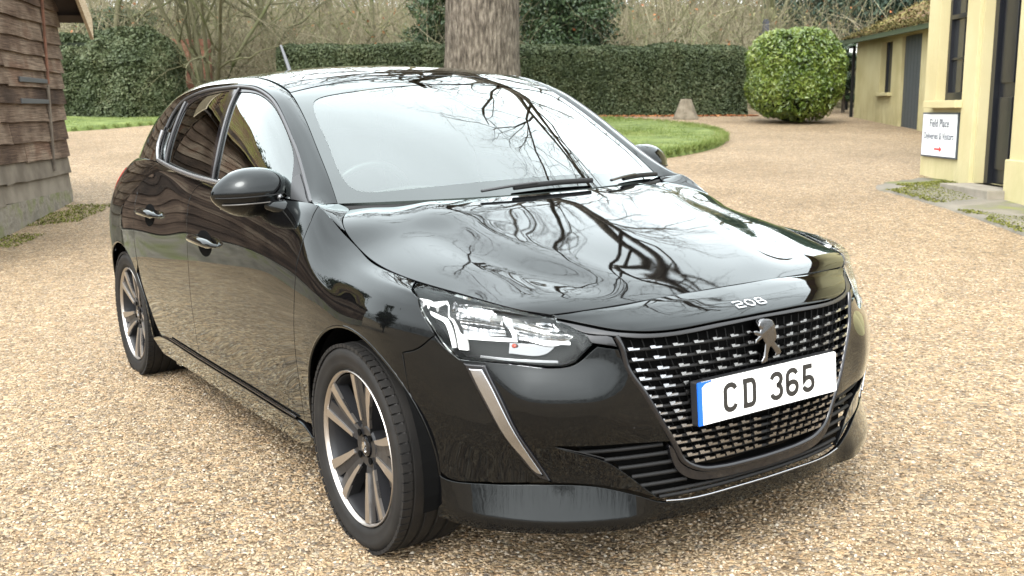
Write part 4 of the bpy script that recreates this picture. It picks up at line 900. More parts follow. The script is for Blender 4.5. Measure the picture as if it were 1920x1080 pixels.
MOSSY=island_mat('mossy_limbs',[(0.08,0.076,0.04),(0.128,0.12,0.068),(0.088,0.104,0.036)],.85,.2,noise=2)
HEDGEL=island_mat('dark_hedge_leaves',[(0.0338,0.0489,0.0208),(0.0541,0.0747,0.0299),(0.0777,0.0978,0.0416),(0.127,0.137,0.0676)],.6,.3,noise=1.2,trans=.15)
LAURELL=island_mat('laurel_leaves',[(0.0495,0.0857,0.0127),(0.0991,0.157,0.0246),(0.182,0.242,0.042),(0.281,0.329,0.0771)],.32,.55,noise=2.0,trans=.25)
EVERL=island_mat('evergreen_leaves',[(.015,.032,.012),(.03,.055,.02),(.05,.085,.03),(.085,.12,.04)],.5,.4,noise=.9,trans=.15)
CONIL=island_mat('conifer_needles',[(.02,.04,.028),(.04,.07,.045),(.07,.10,.06)],.6,.3,noise=1,trans=.1)
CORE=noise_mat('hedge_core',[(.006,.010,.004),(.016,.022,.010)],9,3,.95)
DEADL=island_mat('dead_leaves',[(.30,.10,.04),(.42,.20,.08),(.25,.07,.03)],.7,.2)
# ------------------------------------------------------------------ lawns
GRASSM=noise_mat('lawn_turf',[(0.0603,0.0869,0.0175),(0.112,0.15,0.0351),(0.173,0.213,0.0615)],3,6,.9,bump=.03,bscale=30)
BLADE=island_mat('grass_blades',[(0.0859,0.126,0.0263),(0.147,0.198,0.0439),(0.207,0.259,0.0702),(0.275,0.284,0.114)],.7,.3,noise=1.5,trans=.35)
def lawn(name,poly,h,nb,label):
    P_=smoothline(poly,True,.35,60); c=P_.mean(0); n=len(P_); V=[];F=[]; rings=[1.0,.985,.93,.8,.55,.25]
    for k,s in enumerate(rings):
        q=c+(P_-c)*s; V+=[(x,y,float(G(x,y))+(-.02 if k==0 else h*(.65 if k==1 else 1)+.02*math.sin(x*2)*math.sin(y*1.7)*(k>1))) for x,y in q]
    V.append((*c,float(G(*c))+h))
    for k in range(len(rings)-1):
        for i in range(n): F.append((k*n+i,k*n+(i+1)%n,(k+1)*n+(i+1)%n,(k+1)*n+i))
    for i in range(n): F.append(((len(rings)-1)*n+i,(len(rings)-1)*n+(i+1)%n,len(V)-1))
    o=simple(name,V,F,GRASSM,None,True); tag(o,kind='structure')
    lo,hi=P_.min(0),P_.max(0); q=rng.random((nb*2,2))*(hi-lo)+lo; q=q[inpoly(q,P_)][:nb]
    k=rng.random(len(q)); e=rng.integers(0,n,len(q)//5); q[:len(e)]=P_[e]+(c-P_[e])*(rng.random((len(e),1))*.012)+rng.normal(size=(len(e),2))*.03
    z=G(q[:,0],q[:,1])+h-.02; z[:len(e)]-=h*.6*rng.random(len(e)); b=np.c_[q,z]; n_=len(b); L_=.025+.03*rng.random(n_); L_[:len(e)]*=1.5; a=rng.random(n_)*6.28; w_=.006+.004*rng.random(n_)
    dx=np.stack([np.cos(a),np.sin(a),0*a],-1)*w_[:,None]; tip=b+np.c_[rng.normal(size=(n_,2))*.03,L_]; V=np.stack([b-dx,b+dx,tip],1).reshape(-1,3)
    o=mesh_np(name+'_grass',V,np.arange(3*n_).reshape(-1,3),BLADE); tag(o,label,'grass',kind='stuff')
tip=hit(1362,266); nr=hit(1225,302)
lawn('lawn',[(.2+3.75*math.cos(a)*(1+.03*math.sin(3*a)),19.6+4.7*math.sin(a)*(1+.02*math.cos(5*a))) for a in np.linspace(0,2*math.pi,26)[:-1]],.13,60000,'short bright green grass of the round lawn under the oak')
lawn('lawn',[(-14,20.5),(-11,20.6),(-9.2,21.4),(-8.1,23.0),(-7.4,25.0),(-8,27),(-11,28),(-15,28)],.08,16000,'short green grass in front of the tall clipped bush')
# ------------------------------------------------------------------ clipped hedges and bushes
def vnoise(p,s,seed=0):
    q=p*s+seed*7.1; return (np.sin(q[:,0]*1.7+np.sin(q[:,1]*1.3+seed))+np.sin(q[:,1]*2.1+np.sin(q[:,2]*1.9))+np.sin(q[:,2]*1.6+np.sin(q[:,0]*2.3)))/3
def clipped(name,label,cat,surf,n,size,m,core_m=CORE,group=None,asp=.55,depth=.10,lump=.05,ls=2.2,seed=1):
    """surf(n) -> points, outward normals of the clipped form; leaves in a shell, solid dark core inside"""
    e=empty(name,tuple(surf(1)[2]),label=label,cat=cat,group=group); org=np.array(surf(1)[2])
    p,nn,_=surf(n); bump=vnoise(p,ls,seed)*lump+vnoise(p,ls*3.1,seed+3)*lump*.5
    p=p+nn*(bump-depth*rng.random(n)**2)[:,None]+rng.normal(size=p.shape)*.012; d=unit(nn*.75+rng.normal(size=nn.shape)*.65+np.array([0,0,.35]))
    V,F=leaf_mesh(p-org,d,size,asp); mesh_np('foliage',V,F,m,e)
    return e,org
def box_surf(x0,x1,y0,y1,h,r=.18,top=1.0,wob=.0):
    def f(n):
        w_,d_=x1-x0,y1-y0; A=[w_*h,w_*h*.3,d_*h,d_*h,w_*d_]; k=rng.choice(5,n,p=np.array(A)/sum(A)); a=rng.random(n);b=rng.random(n); p=np.zeros((n,3));q=np.zeros((n,3))
        p[:,0]=x0+a*w_;p[:,1]=y0+b*d_;hh=b*h
        m=k==0;p[m,1]=y0;p[m,2]=hh[m];q[m,1]=-1
        m=k==1;p[m,1]=y1;p[m,2]=hh[m];q[m,1]=1
        m=k==2;p[m,0]=x0;p[m,1]=y0+a[m]*d_;p[m,2]=hh[m];q[m,0]=-1
        m=k==3;p[m,0]=x1;p[m,1]=y0+a[m]*d_;p[m,2]=hh[m];q[m,0]=1
        m=k==4;p[m,2]=h;q[m,2]=1
        # rounded shoulders
        c=np.clip(p,[x0+r,y0+r,-9],[x1-r,y1-r,h-r]); dv=p-c; L_=np.linalg.norm(dv,axis=1); s=L_>1e-6; p[s]=c[s]+dv[s]/L_[s][:,None]*r; q[s]=dv[s]/L_[s][:,None]
        p[:,2]+=wob*np.sin(p[:,0]*1.9)*(p[:,2]/h); p[:,2]+=G(p[:,0],p[:,1]); return p,q,((x0+x1)/2,(y0+y1)/2,float(G((x0+x1)/2,(y0+y1)/2)))
    return f
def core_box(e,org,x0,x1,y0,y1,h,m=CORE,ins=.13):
    g=Geo(); g.box(((x0+x1)/2-org[0],(y0+y1)/2-org[1],h/2-.25),(x1-x0-2*ins,y1-y0-2*ins,h-ins+.5)); o=g.build('dark_core',m,e); return o  # solid near-black block paints the shade inside the hedge
for a in ((-5.7,-1.2,25.8,27.5,1.68,60000,'long dark green hedge left of the oak trunk, top just above the car roof'),(-.95,5.78,25.8,27.5,1.62,95000,'long dark green clipped hedge right of the oak trunk behind the round lawn')):
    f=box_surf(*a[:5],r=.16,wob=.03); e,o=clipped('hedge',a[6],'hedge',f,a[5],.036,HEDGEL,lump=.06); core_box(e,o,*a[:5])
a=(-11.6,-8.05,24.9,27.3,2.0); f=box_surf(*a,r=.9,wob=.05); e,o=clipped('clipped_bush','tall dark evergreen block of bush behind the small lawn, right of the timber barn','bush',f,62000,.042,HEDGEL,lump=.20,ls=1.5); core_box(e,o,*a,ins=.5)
def dome_surf(cx,cy,rx,ry,h,p_=2.6,zlow=.05):
    def f(n):
        d=unit(rng.normal(size=(n,3))); d[:,2]=np.abs(d[:,2])*1.0; d=unit(d); low=rng.random(n)<.45; d[low,2]*=.25; d=unit(d)
        s=(np.abs(d)**p_).sum(1)**(-1/p_); q=d*s[:,None]; zc=.42
        z=np.where(rng.random(n)<.30,-q[:,2]*.9,q[:,2]); k=np.clip(1-.12*np.clip(-z,0,1)**2,0,1)
        P_=np.stack([cx+q[:,0]*rx*k,cy+q[:,1]*ry*k,h*zc+np.where(z>0,z*h*(1-zc),z*h*zc*.98)],-1); nn=unit(np.stack([d[:,0]/rx,d[:,1]/ry,np.sign(z)*np.abs(d[:,2])/h],-1))
        P_[:,2]+=float(G(cx,cy)); return P_,nn,(cx,cy,float(G(cx,cy)))
    return f
f=dome_surf(6.22,23.4,.97,1.0,2.02,2.9); e,o=clipped('laurel_bush','round bright green laurel bush clipped to a dome on the gravel','bush',f,24000,.052,LAURELL,lump=.12,asp=.42,depth=.13)
bm=bmesh.new(); bmesh.ops.create_icosphere(bm,subdivisions=4,radius=1); me=bpy.data.meshes.new('dark_core')
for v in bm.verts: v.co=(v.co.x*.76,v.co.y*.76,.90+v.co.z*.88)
bm.to_mesh(me); bm.free(); link('dark_core',me,e,CORE)  # near-black ball paints the shade inside the laurel
# ------------------------------------------------------------------ the oak
def tree(name,label,pos,h,r0,lean=(0,0),levels=(),bark=TWIG,limb=None,cat='tree',group=None,K0=10,first=None,stems=1,spread=.1,leaves=None,seed=3,taper=.45,trunkS=20,limbm=None):
    rs=np.random.default_rng(seed); e=empty(name,(pos[0],pos[1],float(G(pos[0],pos[1]))-.05),label=label,cat=cat,group=group)
    P=np.zeros((stems,K0,3))
    for s in range(stems):
        a=rs.random()*6.28; d=np.array([lean[0]+spread*math.cos(a),lean[1]+spread*math.sin(a),1.0]); d/=np.linalg.norm(d); P[s,0]=(0.0,0,0) if stems==1 else (math.cos(a)*.1,math.sin(a)*.1,0)
        for k in range(1,K0): d=unit(d+rs.normal(size=3)*(.03 if stems==1 else .10)); P[s,k]=P[s,k-1]+d*h/(K0-1)
    R_=r0*(1-(1-taper)*np.linspace(0,1,K0)**1.2)[None]*np.ones((stems,1)); R_[:,0]*=1.18
    V,F=tubes(P,R_,trunkS); mesh_np('trunk',V,F,bark,e,True)
    cur=(P,R_); VV=[];FF=[];b=0; lev=[]
    for lv in levels:
        cur=branch_level(*cur,rs=rs,**lv); lev.append(cur); V,F=tubes(*cur,S=(8 if len(lev)==1 else 5 if len(lev)==2 else 3)); VV.append(V);FF.append(F+b); b+=len(V)
    if VV: mesh_np('crown',np.concatenate(VV),np.concatenate(FF),limbm or bark,e,False)
    if leaves:
        n,size,m,sp=leaves; q=lev[-1][0].reshape(-1,3); c=q[rs.integers(0,len(q),n)]+rs.normal(size=(n,3))*sp; V,F=leaf_mesh(c,rs.normal(size=(n,3))+np.array([0,0,.4]),size,.5,rs); mesh_np('foliage',V,F,m,e)
    return e
ox,oy=-.56,20.3; zt=float(G(ox,oy))
oak=empty('oak_tree',(ox,oy,zt-.05),label='massive old oak with a thick ridged bare trunk standing on the round lawn',cat='tree')
n,S=64,120; V=[]; 
for i in range(n):
    z=9.0*(i/(n-1)); rr0=(.665+.42*math.exp(-z/.35)+.05*math.exp(-z/1.6)-.012*z)*(1-.93*sm(5.2,9.0,z))
    for k in range(S):
        a=2*math.pi*k/S; rdg=abs(math.sin(a*19+1.3*math.sin(z*.9+a*2)+.5*math.sin(z*3.1)))**.5*.045+.014*math.sin(a*41+z*2.2)+.02*math.sin(a*3+z*.4)
        V.append(((rr0+rdg)*math.cos(a)+.02*z*0,(rr0+rdg)*math.sin(a),z))
F=[(i*S+k,i*S+(k+1)%S,(i+1)*S+(k+1)%S,(i+1)*S+k) for i in range(n-1) for k in range(S)]; mesh_np('trunk',V,F,OAKBARK,oak,True)
rs=np.random.default_rng(21); nl=11; P=np.zeros((nl,9,3)); R_=np.zeros((nl,9))
for s in range(nl):
    a=rad(-90)+(s-5)*rad(33)+rs.normal()*.12; a0=(math.degrees(a)+360)%360; rt=290<a0<360; z0=(5.2 if rt else 5.6)+.35*(s*3%6)+rs.random()*.5; el=(.42 if rt else .62)+.35*rs.random(); d=np.array([math.cos(a),math.sin(a),el]); P[s,0]=(.25*math.cos(a),.25*math.sin(a),z0); L_=(10.5 if rt else 5.2)+1.5*rs.random()
    for k in range(1,9): d=unit(d+rs.normal(size=3)*(.11 if rt else .18)+np.array([0,0,-.03 if rt else -.04])); P[s,k]=P[s,k-1]+d*L_/8
    R_[s]=(.19 if rt else .27)*np.linspace(1,.2,9)
lv=[(P,R_)]
for kw in (dict(n_child=7,lr=.5,ang=45,rratio=.5,K=7,trop=.05,wob=.2,t0=.22),dict(n_child=6,lr=.55,ang=45,rratio=.5,K=6,trop=.03,wob=.30,t0=.2),dict(n_child=6,lr=.55,ang=42,rratio=.5,K=5,trop=.02,wob=.3,t0=.15),dict(n_child=4,lr=.6,ang=40,rratio=.6,K=4,trop=.0,wob=.3,t0=.1)):
    lv.append(branch_level(*lv[-1],rs=rs,**kw))
VV=[];FF=[];b=0
for (p,r),S_ in zip(lv,(12,7,5,3,3)):
    v,f=tubes(p,r,S_); VV.append(v);FF.append(f+b);b+=len(v)
mesh_np('crown',np.concatenate(VV),np.concatenate(FF),OAKBARK,oak,False)
# ------------------------------------------------------------------ background trees
LV=lambda a,b,c: (dict(n_child=a,lr=.6,ang=42,rratio=.55,K=7,trop=.06,wob=.20,t0=.18),dict(n_child=b,lr=.55,ang=40,rratio=.5,K=6,trop=.04,wob=.25,t0=.1),dict(n_child=c,lr=.55,ang=40,rratio=.55,K=4,trop=.0,wob=.3,t0=.1))
tree('multi_stem_tree','bare many stemmed mossy tree rising behind the tall clipped bush',at(398,27.6)[:2],6.5,.062,stems=8,spread=.42,levels=LV(9,8,7),bark=MOSSY,seed=5,taper=.3,trunkS=10)
tree('young_tree','slim bare tree standing behind the laurel bush',at(1463,31)[:2],9,.13,levels=LV(12,7,5),bark=MOSSY,seed=8,taper=.5,trunkS=12)
bt=[(60,33,8,.14),(215,31,7,.10),(300,34,9,.13),(520,30,5.5,.12),(610,36,10,.15),(700,31,6,.08),(770,40,12,.2),(1010,42,12,.2),(1180,34,9,.09),(1255,44,12,.16),(1330,38,10,.12),(1420,46,12,.18),(1560,42,12,.16),(440,44,12,.18),(880,37,10,.12)]
tl=['bare tree above the barn eaves at the far left','bare tree behind the left part of the tall clipped bush','bare tree behind the right part of the tall clipped bush','low bare tree with bent mossy limbs left of the car aerial','bare tree straight behind the car aerial','small bare tree behind the hedge between aerial and oak','tall bare tree just left of the oak trunk','tall bare tree just right of the oak trunk','thin bare tree behind the middle of the right hedge','far bare tree behind the stone in front of the hedge','bare tree behind the right end of the hedge','far bare tree left of the laurel bush','far bare tree behind the right side of the laurel bush','far bare tree between the tall clipped bush and the aerial','bare tree hidden behind the oak trunk']
for i,((u,d,h,r),lb) in enumerate(zip(bt,tl)):
    tree('bare_tree',lb,at(u,d)[:2],h,r,levels=LV(11,7,6),bark=MOSSY if i%2 else TWIG,seed=30+i,taper=.35,trunkS=9,group='bare trees behind the hedges')
def evergreen(name,label,x,y,h,r,n,size,m,z0=.2,group=None,seed=1,con=False,cat='tree'):
    rs=np.random.default_rng(seed); zz=float(G(x,y)); e=empty(name,(x,y,zz),label=label,cat=cat,group=group)
    P=np.array([[(0,0,-.1),(0,0,h*.4),(0,0,h*.8),(0,0,h)]],float)+rs.normal(size=(1,4,3))*.05; V,F=tubes(P,np.array([[.16,.12,.06,.02]])*h/6,8); mesh_np('trunk',V,F,OAKBARK,e,True)
    k=max(40,n//90); c=unit(rs.normal(size=(k,3)))*(rs.random((k,1))**.4); t=(c[:,2]+1)/2
    prof=(1-t)**.8*1.15 if con else np.ones(k); c=np.stack([c[:,0]*r*prof,c[:,1]*r*prof,z0+t*(h-z0)],-1)
    p=np.repeat(c,n//k,0); q=rs.normal(size=p.shape)*np.array([.20,.20,.12])*r*.75; p=p+q; p[:,2]=np.maximum(p[:,2],.05); dn=unit(q+np.array([0,0,.15]))
    V,F=leaf_mesh(p,dn+rs.normal(size=dn.shape)*.6,size,.5,rs); mesh_np('foliage',V,F,m,e); return e
x,y=at(1055,28.8)[:2]; evergreen('holly_tree','dark green leafy holly behind the hedge right of the oak trunk',x,y,4.6,1.35,26000,.055,EVERL,seed=2)
x,y=at(815,29.2)[:2]; evergreen('holly_bush','dark green holly bush behind the hedge just left of the oak trunk',x,y,3.2,.8,12000,.05,EVERL,seed=3,cat='bush')
x,y=at(240,33)[:2]; evergreen('evergreen_shrub','olive evergreen shrub above the tall clipped bush',x,y,2.6,1.2,8000,.06,EVERL,seed=9,cat='bush')
for i,(u,d,h,r,lb) in enumerate(((1560,34,7,2.2,'dark conifer behind the laurel bush'),(1660,31,7.5,2.4,'dark conifer above the mossy shed roof'),(1740,33,8,2.4,'dark conifer partly hidden by the yellow house'))):
    x,y=at(u,d)[:2]; evergreen('conifer',lb,x,y,h,r,20000,.07,CONIL,z0=.5,seed=14+i,con=True,group='conifers behind the shed')
x,y=at(1583,26.5)[:2]; evergreen('shrub','low dark shrub between laurel bush and shed',x,y,1.9,.5,5000,.05,EVERL,seed=19,cat='bush')
# trees standing to the left of the car and behind the viewer, seen in the paint
def cpt(x,y): p=CARM@Vector((x,y,0)); return p.x,p.y
for i,(cx_,cy_,h,r,lb) in enumerate(((-15,-8.2,6.2,2.2,'dark evergreen beyond the near end of the barn'),(-8.5,-11.5,5.5,2.0,'dark evergreen behind the barn roof'),(-19,-6,7,2.4,'dark evergreen far behind the barn'))):
    x,y=cpt(cx_,cy_); evergreen('evergreen_tree',lb,x,y,h,r,14000,.10,EVERL,z0=.6,seed=50+i,group='evergreens beyond the barn')
# thicket of brushwood covering the bank behind the hedges
n=30000; yy=28+26*rng.random(n)**1.3; xx=(rng.random(n)*2-1)*(yy*.60); zz=G(xx,yy); K=5; P=np.zeros((n,K,3)); P[:,0]=np.stack([xx,yy,zz+rng.random(n)*1.6*(rng.random(n)<.5)],-1)
d=unit(rng.normal(size=(n,3))*np.array([.8,.8,.45])+np.array([0,0,.8])); L_=1.0+2.6*rng.random(n)
for k in range(1,K): d=unit(d+rng.normal(size=(n,3))*.28+np.array([0,0,-.06])); P[:,k]=P[:,k-1]+d*(L_/(K-1))[:,None]
R_=(.006+.014*rng.random(n)**2)[:,None]*np.linspace(1,.35,K)
BRUSH=island_mat('brushwood',[(0.104,0.0954,0.0574),(0.192,0.166,0.107),(0.288,0.257,0.172),(0.136,0.149,0.0656),(0.336,0.299,0.213)],.9,.15,noise=.35)
V,F=tubes(P,R_,3); o=mesh_np('brushwood',V,F,BRUSH); tag(o,'tangled beige and olive brushwood covering the bank behind the hedges','thicket',kind='stuff')
# brambles / sparse leaves in the brushwood
n=34000; yy=28.3+20*rng.random(n)**1.5; xx=(rng.random(n)*2-1)*(yy*.58); zz=G(xx,yy)+rng.random(n)**1.4*2.6; c=np.stack([xx,yy,zz],-1)
V,F=leaf_mesh(c,rng.normal(size=(n,3)),.035,.5); o=mesh_np('bramble_leaves',V,F,island_mat('bramble',[(.10,.12,.04),(.18,.18,.07),(.27,.24,.12),(.14,.18,.05)],.7,.3,noise=.4,trans=.2)); tag(o,'sparse olive bramble leaves among the brushwood','brambles',kind='stuff')
n=900; yy=27.8+8*rng.random(n); xx=(rng.random(n)*2-1)*(yy*.5); c=np.stack([xx,yy,G(xx,yy)+1.2+rng.random(n)*2.6],-1); V,F=leaf_mesh(c,rng.normal(size=(n,3)),.05,.6); o=mesh_np('withered_leaves',V,F,DEADL); tag(o,'few orange brown withered leaves hanging in the bare twigs','leaves',kind='stuff')
n=2500; xx=-6+12*rng.random(n); yy=25.45+.28*rng.random(n); c=np.stack([xx,yy,G(xx,yy)+.012],-1); V,F=leaf_mesh(c,rng.normal(size=(n,3))*.4+[0,0,1],.035,.6); o=mesh_np('fallen_leaves',V,F,DEADL); tag(o,'line of reddish fallen leaves along the foot of the hedge','leaves',kind='stuff')
# far woodland: behind the bank and all round the viewer
def woodband(n,r0,r1,a0,a1,h,name,label,cols):
    a=rad(a0)+(rad(a1)-rad(a0))*rng.random(n); r=r0+(r1-r0)*rng.random(n); x,y=r*np.cos(a),r*np.sin(a); K=5; P=np.zeros((n,K,3)); P[:,0]=np.stack([x,y,G(x,y)+h*.6*rng.random(n)],-1)
    d=unit(rng.normal(size=(n,3))*.5+np.array([0,0,1.])); L_=h*.5*(.4+.6*rng.random(n))
    for k in range(1,K): d=unit(d+rng.normal(size=(n,3))*.22); P[:,k]=P[:,k-1]+d*(L_/(K-1))[:,None]
    V,F=tubes(P,(.02+.05*rng.random(n)**3)[:,None]*np.linspace(1,.3,K),3); o=mesh_np(name,V,F,island_mat(name,cols,.9,.1)); tag(o,label,'woodland',kind='stuff')
woodband(16000,55,85,50,130,9,'far_woodland','misty brown bare woodland far behind the bank',[(.16,.13,.09),(.26,.22,.16),(.20,.19,.11)])
woodband(9000,45,60,150,390,8,'distant_woods','bare woods far off behind the viewer',[(.05,.05,.03),(.09,.085,.05),(.05,.06,.03)])
# ------------------------------------------------------------------ staddle-like stone, post, far sign
x,y=at(1283,24.6)[:2]; z=float(G(x,y)); g=Geo(); prof=[(0,.001),(0,.25),(.04,.245),(.22,.18),(.42,.115),(.455,.10),(.46,.001)]; g.lathe([(a,r) for a,r in prof],(0,0,0),'z',7)
o=g.build('marker_stone',noise_mat('weathered_stone',[(.12,.10,.07),(.19,.16,.115),(.25,.215,.16)],7,6,.9,bump=.02),None,bevel=.015); o.location=(x+.03,y,z-.02); o.scale=(1.25,.95,1.06); tag(o,'squat tapering weathered stone standing at the lawn edge before the hedge','stone')
x,y,_=at(1430,28.5); zt=CH+28.5*(208-48)/1950
g=Geo(); h=zt-float(G(x,y)); g.box((0,0,h/2),(.15,.15,h)); g.box((0,0,h-.36),(.34,.10,.07)); g.box((0,0,h+.02),(.11,.11,.05)); o=g.build('gate_post',mat('dark_painted_wood',(.025,.027,.035),.6),None,bevel=.008); o.location=(x,y,float(G(x,y))); tag(o,'black wooden post with a short crossbar behind the laurel bush','post')
sp=empty('notice_board',tuple(at(1587,27.5)[:2])+(float(G(*at(1587,27.5)[:2])),),label='small white and yellow notice board half hidden behind the laurel bush',cat='sign')
zt=CH+27.5*(208-86)/1950-sp.location.z
g=Geo(); g.box((0,0,zt-.24),(.46,.03,.40)); g.build('board',PLWHITE,sp); g=Geo(); g.box((0,-.004,zt-.56),(.46,.034,.22)); g.build('yellow_panel',mat('yellow_board',(.70,.62,.02),.5),sp); g=Geo(); g.box((0,.03,zt/2-.1),(.07,.05,zt)); g.build('post',MATTE,sp)
# ------------------------------------------------------------------ walls with openings
def wall(geo,p0,dr,L_,H_,ops,th,base=0,mi=0):
    """vertical wall from p0 along dr (unit, horizontal); openings (s0,s1,z0,z1); outward normal is to the left of dr; faces + reveals"""
    dr=np.array([dr[0],dr[1],0.]);n=np.array([-dr[1],dr[0],0.])
    S=sorted({0,L_}|{o[0] for o in ops}|{o[1] for o in ops}); Z=sorted({base,H_}|{o[2] for o in ops}|{o[3] for o in ops})
    P_=lambda s,z,d: np.array(p0)+dr*s+np.array([0,0,z])-n*d
    for i in range(len(S)-1):
        for j in range(len(Z)-1):
            cs,cz=(S[i]+S[i+1])/2,(Z[j]+Z[j+1])/2
            if any(o[0]<cs<o[1] and o[2]<cz<o[3] for o in ops): continue
            for d in (0,th): geo.raw([P_(S[i],Z[j],d),P_(S[i+1],Z[j],d),P_(S[i+1],Z[j+1],d),P_(S[i],Z[j+1],d)],[(0,1,2,3)],mi)
    for o in ops:
        a,b,c,d=o
        geo.raw([P_(a,c,0),P_(a,c,th),P_(a,d,th),P_(a,d,0)],[(0,1,2,3)],mi); geo.raw([P_(b,c,0),P_(b,c,th),P_(b,d,th),P_(b,d,0)],[(0,1,2,3)],mi); geo.raw([P_(a,c,0),P_(b,c,0),P_(b,c,th),P_(a,c,th)],[(0,1,2,3)],mi); geo.raw([P_(a,d,0),P_(b,d,0),P_(b,d,th),P_(a,d,th)],[(0,1,2,3)],mi)
    for s in (0,L_): geo.raw([P_(s,base,0),P_(s,H_,0),P_(s,H_,th),P_(s,base,th)],[(0,1,2,3)],mi)
    geo.raw([P_(0,H_,0),P_(L_,H_,0),P_(L_,H_,th),P_(0,H_,th)],[(0,1,2,3)],mi)
    return P_
def render_mat(name,c0,c1,c2,dirt):
    m=noise_mat(name,[c0,c1,c2],1.6,7,.85,bump=.004,bscale=25,stretch=(1,1,.7)); nt=m.node_tree; b=bsdf(m); l=nt.links.new
    # green-grey splash stains near the foot of the wall, streaky
    t=N(nt,'ShaderNodeTexCoord'); sp=N(nt,'ShaderNodeSeparateXYZ'); l(t.outputs['Object'],sp.inputs[0]); n=N(nt,'ShaderNodeTexNoise'); n.inputs['Scale'].default_value=3.5; n.inputs['Detail'].default_value=8
    mp=N(nt,'ShaderNodeMapping'); mp.inputs['Scale'].default_value=(2,2,.6); l(t.outputs['Object'],mp.inputs[0]); l(mp.outputs[0],n.inputs['Vector'])
    mr=N(nt,'ShaderNodeMapRange'); mr.inputs['From Min'].default_value=.05; mr.inputs['From Max'].default_value=.9; mr.inputs['To Min'].default_value=.75; mr.inputs['To Max'].default_value=0; l(sp.outputs['Z'],mr.inputs[0])
    r=ramp(nt,[(0,0,0),(1,1,1)],[.42,.66]); l(n.outputs[0],r.inputs[0]); mu=N(nt,'ShaderNodeMath',operation='MULTIPLY'); l(mr.outputs[0],mu.inputs[0]); l(r.outputs[0],mu.inputs[1])
    mx_=N(nt,'ShaderNodeMixRGB'); l(mu.outputs[0],mx_.inputs[0]); l(b.inputs['Base Color'].links[0].from_socket,mx_.inputs[1]); mx_.inputs[2].default_value=(*dirt,1); l(mx_.outputs[0],b.inputs['Base Color']); return m
YEL=render_mat('yellow_limewash',(.49,.42,.225),(.53,.465,.26),(.565,.505,.30),(.36,.33,.17))
YEL2=render_mat('old_yellow_limewash',(.34,.295,.135),(.44,.385,.20),(.50,.445,.25),(.24,.21,.10))
BLACKP=mat('black_gloss_joinery',(.010,.011,.014),.28)
GREYP=mat('grey_green_painted_boards',(.045,.052,.055),.5)
WINGL=mat('window_pane',(.02,.022,.024),.03,ior=1.5)
MOSS=noise_mat('mossy_tiles',[(.10,.052,.03),(.14,.085,.04),(.15,.13,.035),(.20,.17,.04)],2.4,8,.9,bump=.03,bscale=14)
# main yellow house: wall faces the drive (towards -x)
HX,HY=5.10,13.05; zb=float(G(HX,12.5))
ho=empty('yellow_house',(HX,HY,zb),label='pale yellow rendered house with black door and sash window at the right',cat='house')
g=Geo(); loc=lambda y: HY-y
# dr must have its left normal = -x : direction (0,-1)?  left of (0,-1) is (1,0); use (0,1) with p0 at the near end
L_=6.2; near=-L_
wa=lambda y: y-(HY-L_)                # position along the wall measured from the near end
win=(wa(11.93),wa(12.70),1.37-zb,3.3-zb); dor=(wa(10.45),wa(11.52),.02,2.62)
g=Geo(); wall(g,(0,near,0),(0,1),L_,4.9,[win,dor],.30,base=-.6); g.raw([(.30,0,-.6),(7,0,-.6),(7,0,4.9),(.30,0,4.9)],[(0,1,2,3)]); g.raw([(.30,near,-.6),(7,near,-.6),(7,near,4.9),(.30,near,4.9)],[(0,1,2,3)]); g.raw([(7,0,-.6),(7,near,-.6),(7,near,4.9),(7,0,4.9)],[(0,1,2,3)]); g.build('wall',YEL,ho)
g=Geo(); g.raw([(-.35,.35,4.85),(7.35,.35,4.85),(3.5,.35,6.6),(-.35,near-.35,4.85),(7.35,near-.35,4.85),(3.5,near-.35,6.6)],[(0,1,2),(3,5,4),(0,2,5,3),(2,1,4,5),(0,3,4,1)]); g.build('roof',MOSS,ho)
# projecting window surround, sill, pier and plinth
g=Geo(); yc=(11.93+12.70)/2-HY; g.box((-.045,yc,1.325-zb),(.15,.92,.085)); so_=g.build('window_sill',YEL,ho,bevel=.008)
g=Geo(); g.box((-.05,10.45-HY-.62,.5+1.75),(.16,1.24,4.4)); g.build('pier',YEL,ho,bevel=.01); g=Geo(); g.box((-.075,10.45-HY-.64,.02),(.20,1.28,.62)); g.build('pier_plinth',YEL,ho,bevel=.012)
g=Geo(); g.box((-.015,11.72-HY,2.2),(.05,.32,5.2)); g.build('pilaster',YEL,ho,bevel=.008)
wf=empty('sash_window'); wf.parent=ho; x0=.14; ya,yb=12.70-HY,11.93-HY; za,zc_=1.37-zb,3.3-zb; yw=ya-yb
g=Geo(); g.box((x0,ya-.03,(za+zc_)/2),(.06,.06,zc_-za)); g.box((x0,yb+.03,(za+zc_)/2),(.06,.06,zc_-za)); g.box((x0,(ya+yb)/2,za+.045),(.058,yw-.12,.09)); g.box((x0,(ya+yb)/2,(za+zc_)/2),(.062,yw-.12,.05)); g.build('frame',BLACKP,wf)
g=Geo(); g.box((x0+.005,(ya+yb)/2,(za+zc_)/2),(.03,.022,zc_-za-.1)); 
for k in (.25,.75): g.box((x0+.005,(ya+yb)/2,za+(zc_-za)*k),(.028,yw-.12,.022))
g.build('glazing_bars',BLACKP,wf); g=Geo(); g.box((x0+.02,(ya+yb)/2,(za+zc_)/2),(.006,yw-.06,zc_-za-.04)); g.build('panes',WINGL,wf)
dr_=empty('front_door'); dr_.parent=ho; ya,yb=11.52-HY,10.45-HY; yw=ya-yb
g=Geo(); g.box((.16,ya-.045,1.31),(.10,.09,2.6)); g.box((.16,yb+.045,1.31),(.10,.09,2.6)); g.box((.16,(ya+yb)/2,2.58),(.10,yw-.18,.07)); g.build('door_frame',BLACKP,dr_)
g=Geo(); g.box((.19,(ya+yb)/2,1.28),(.045,yw-.19,2.5)); g.build('door_leaf',BLACKP,dr_)
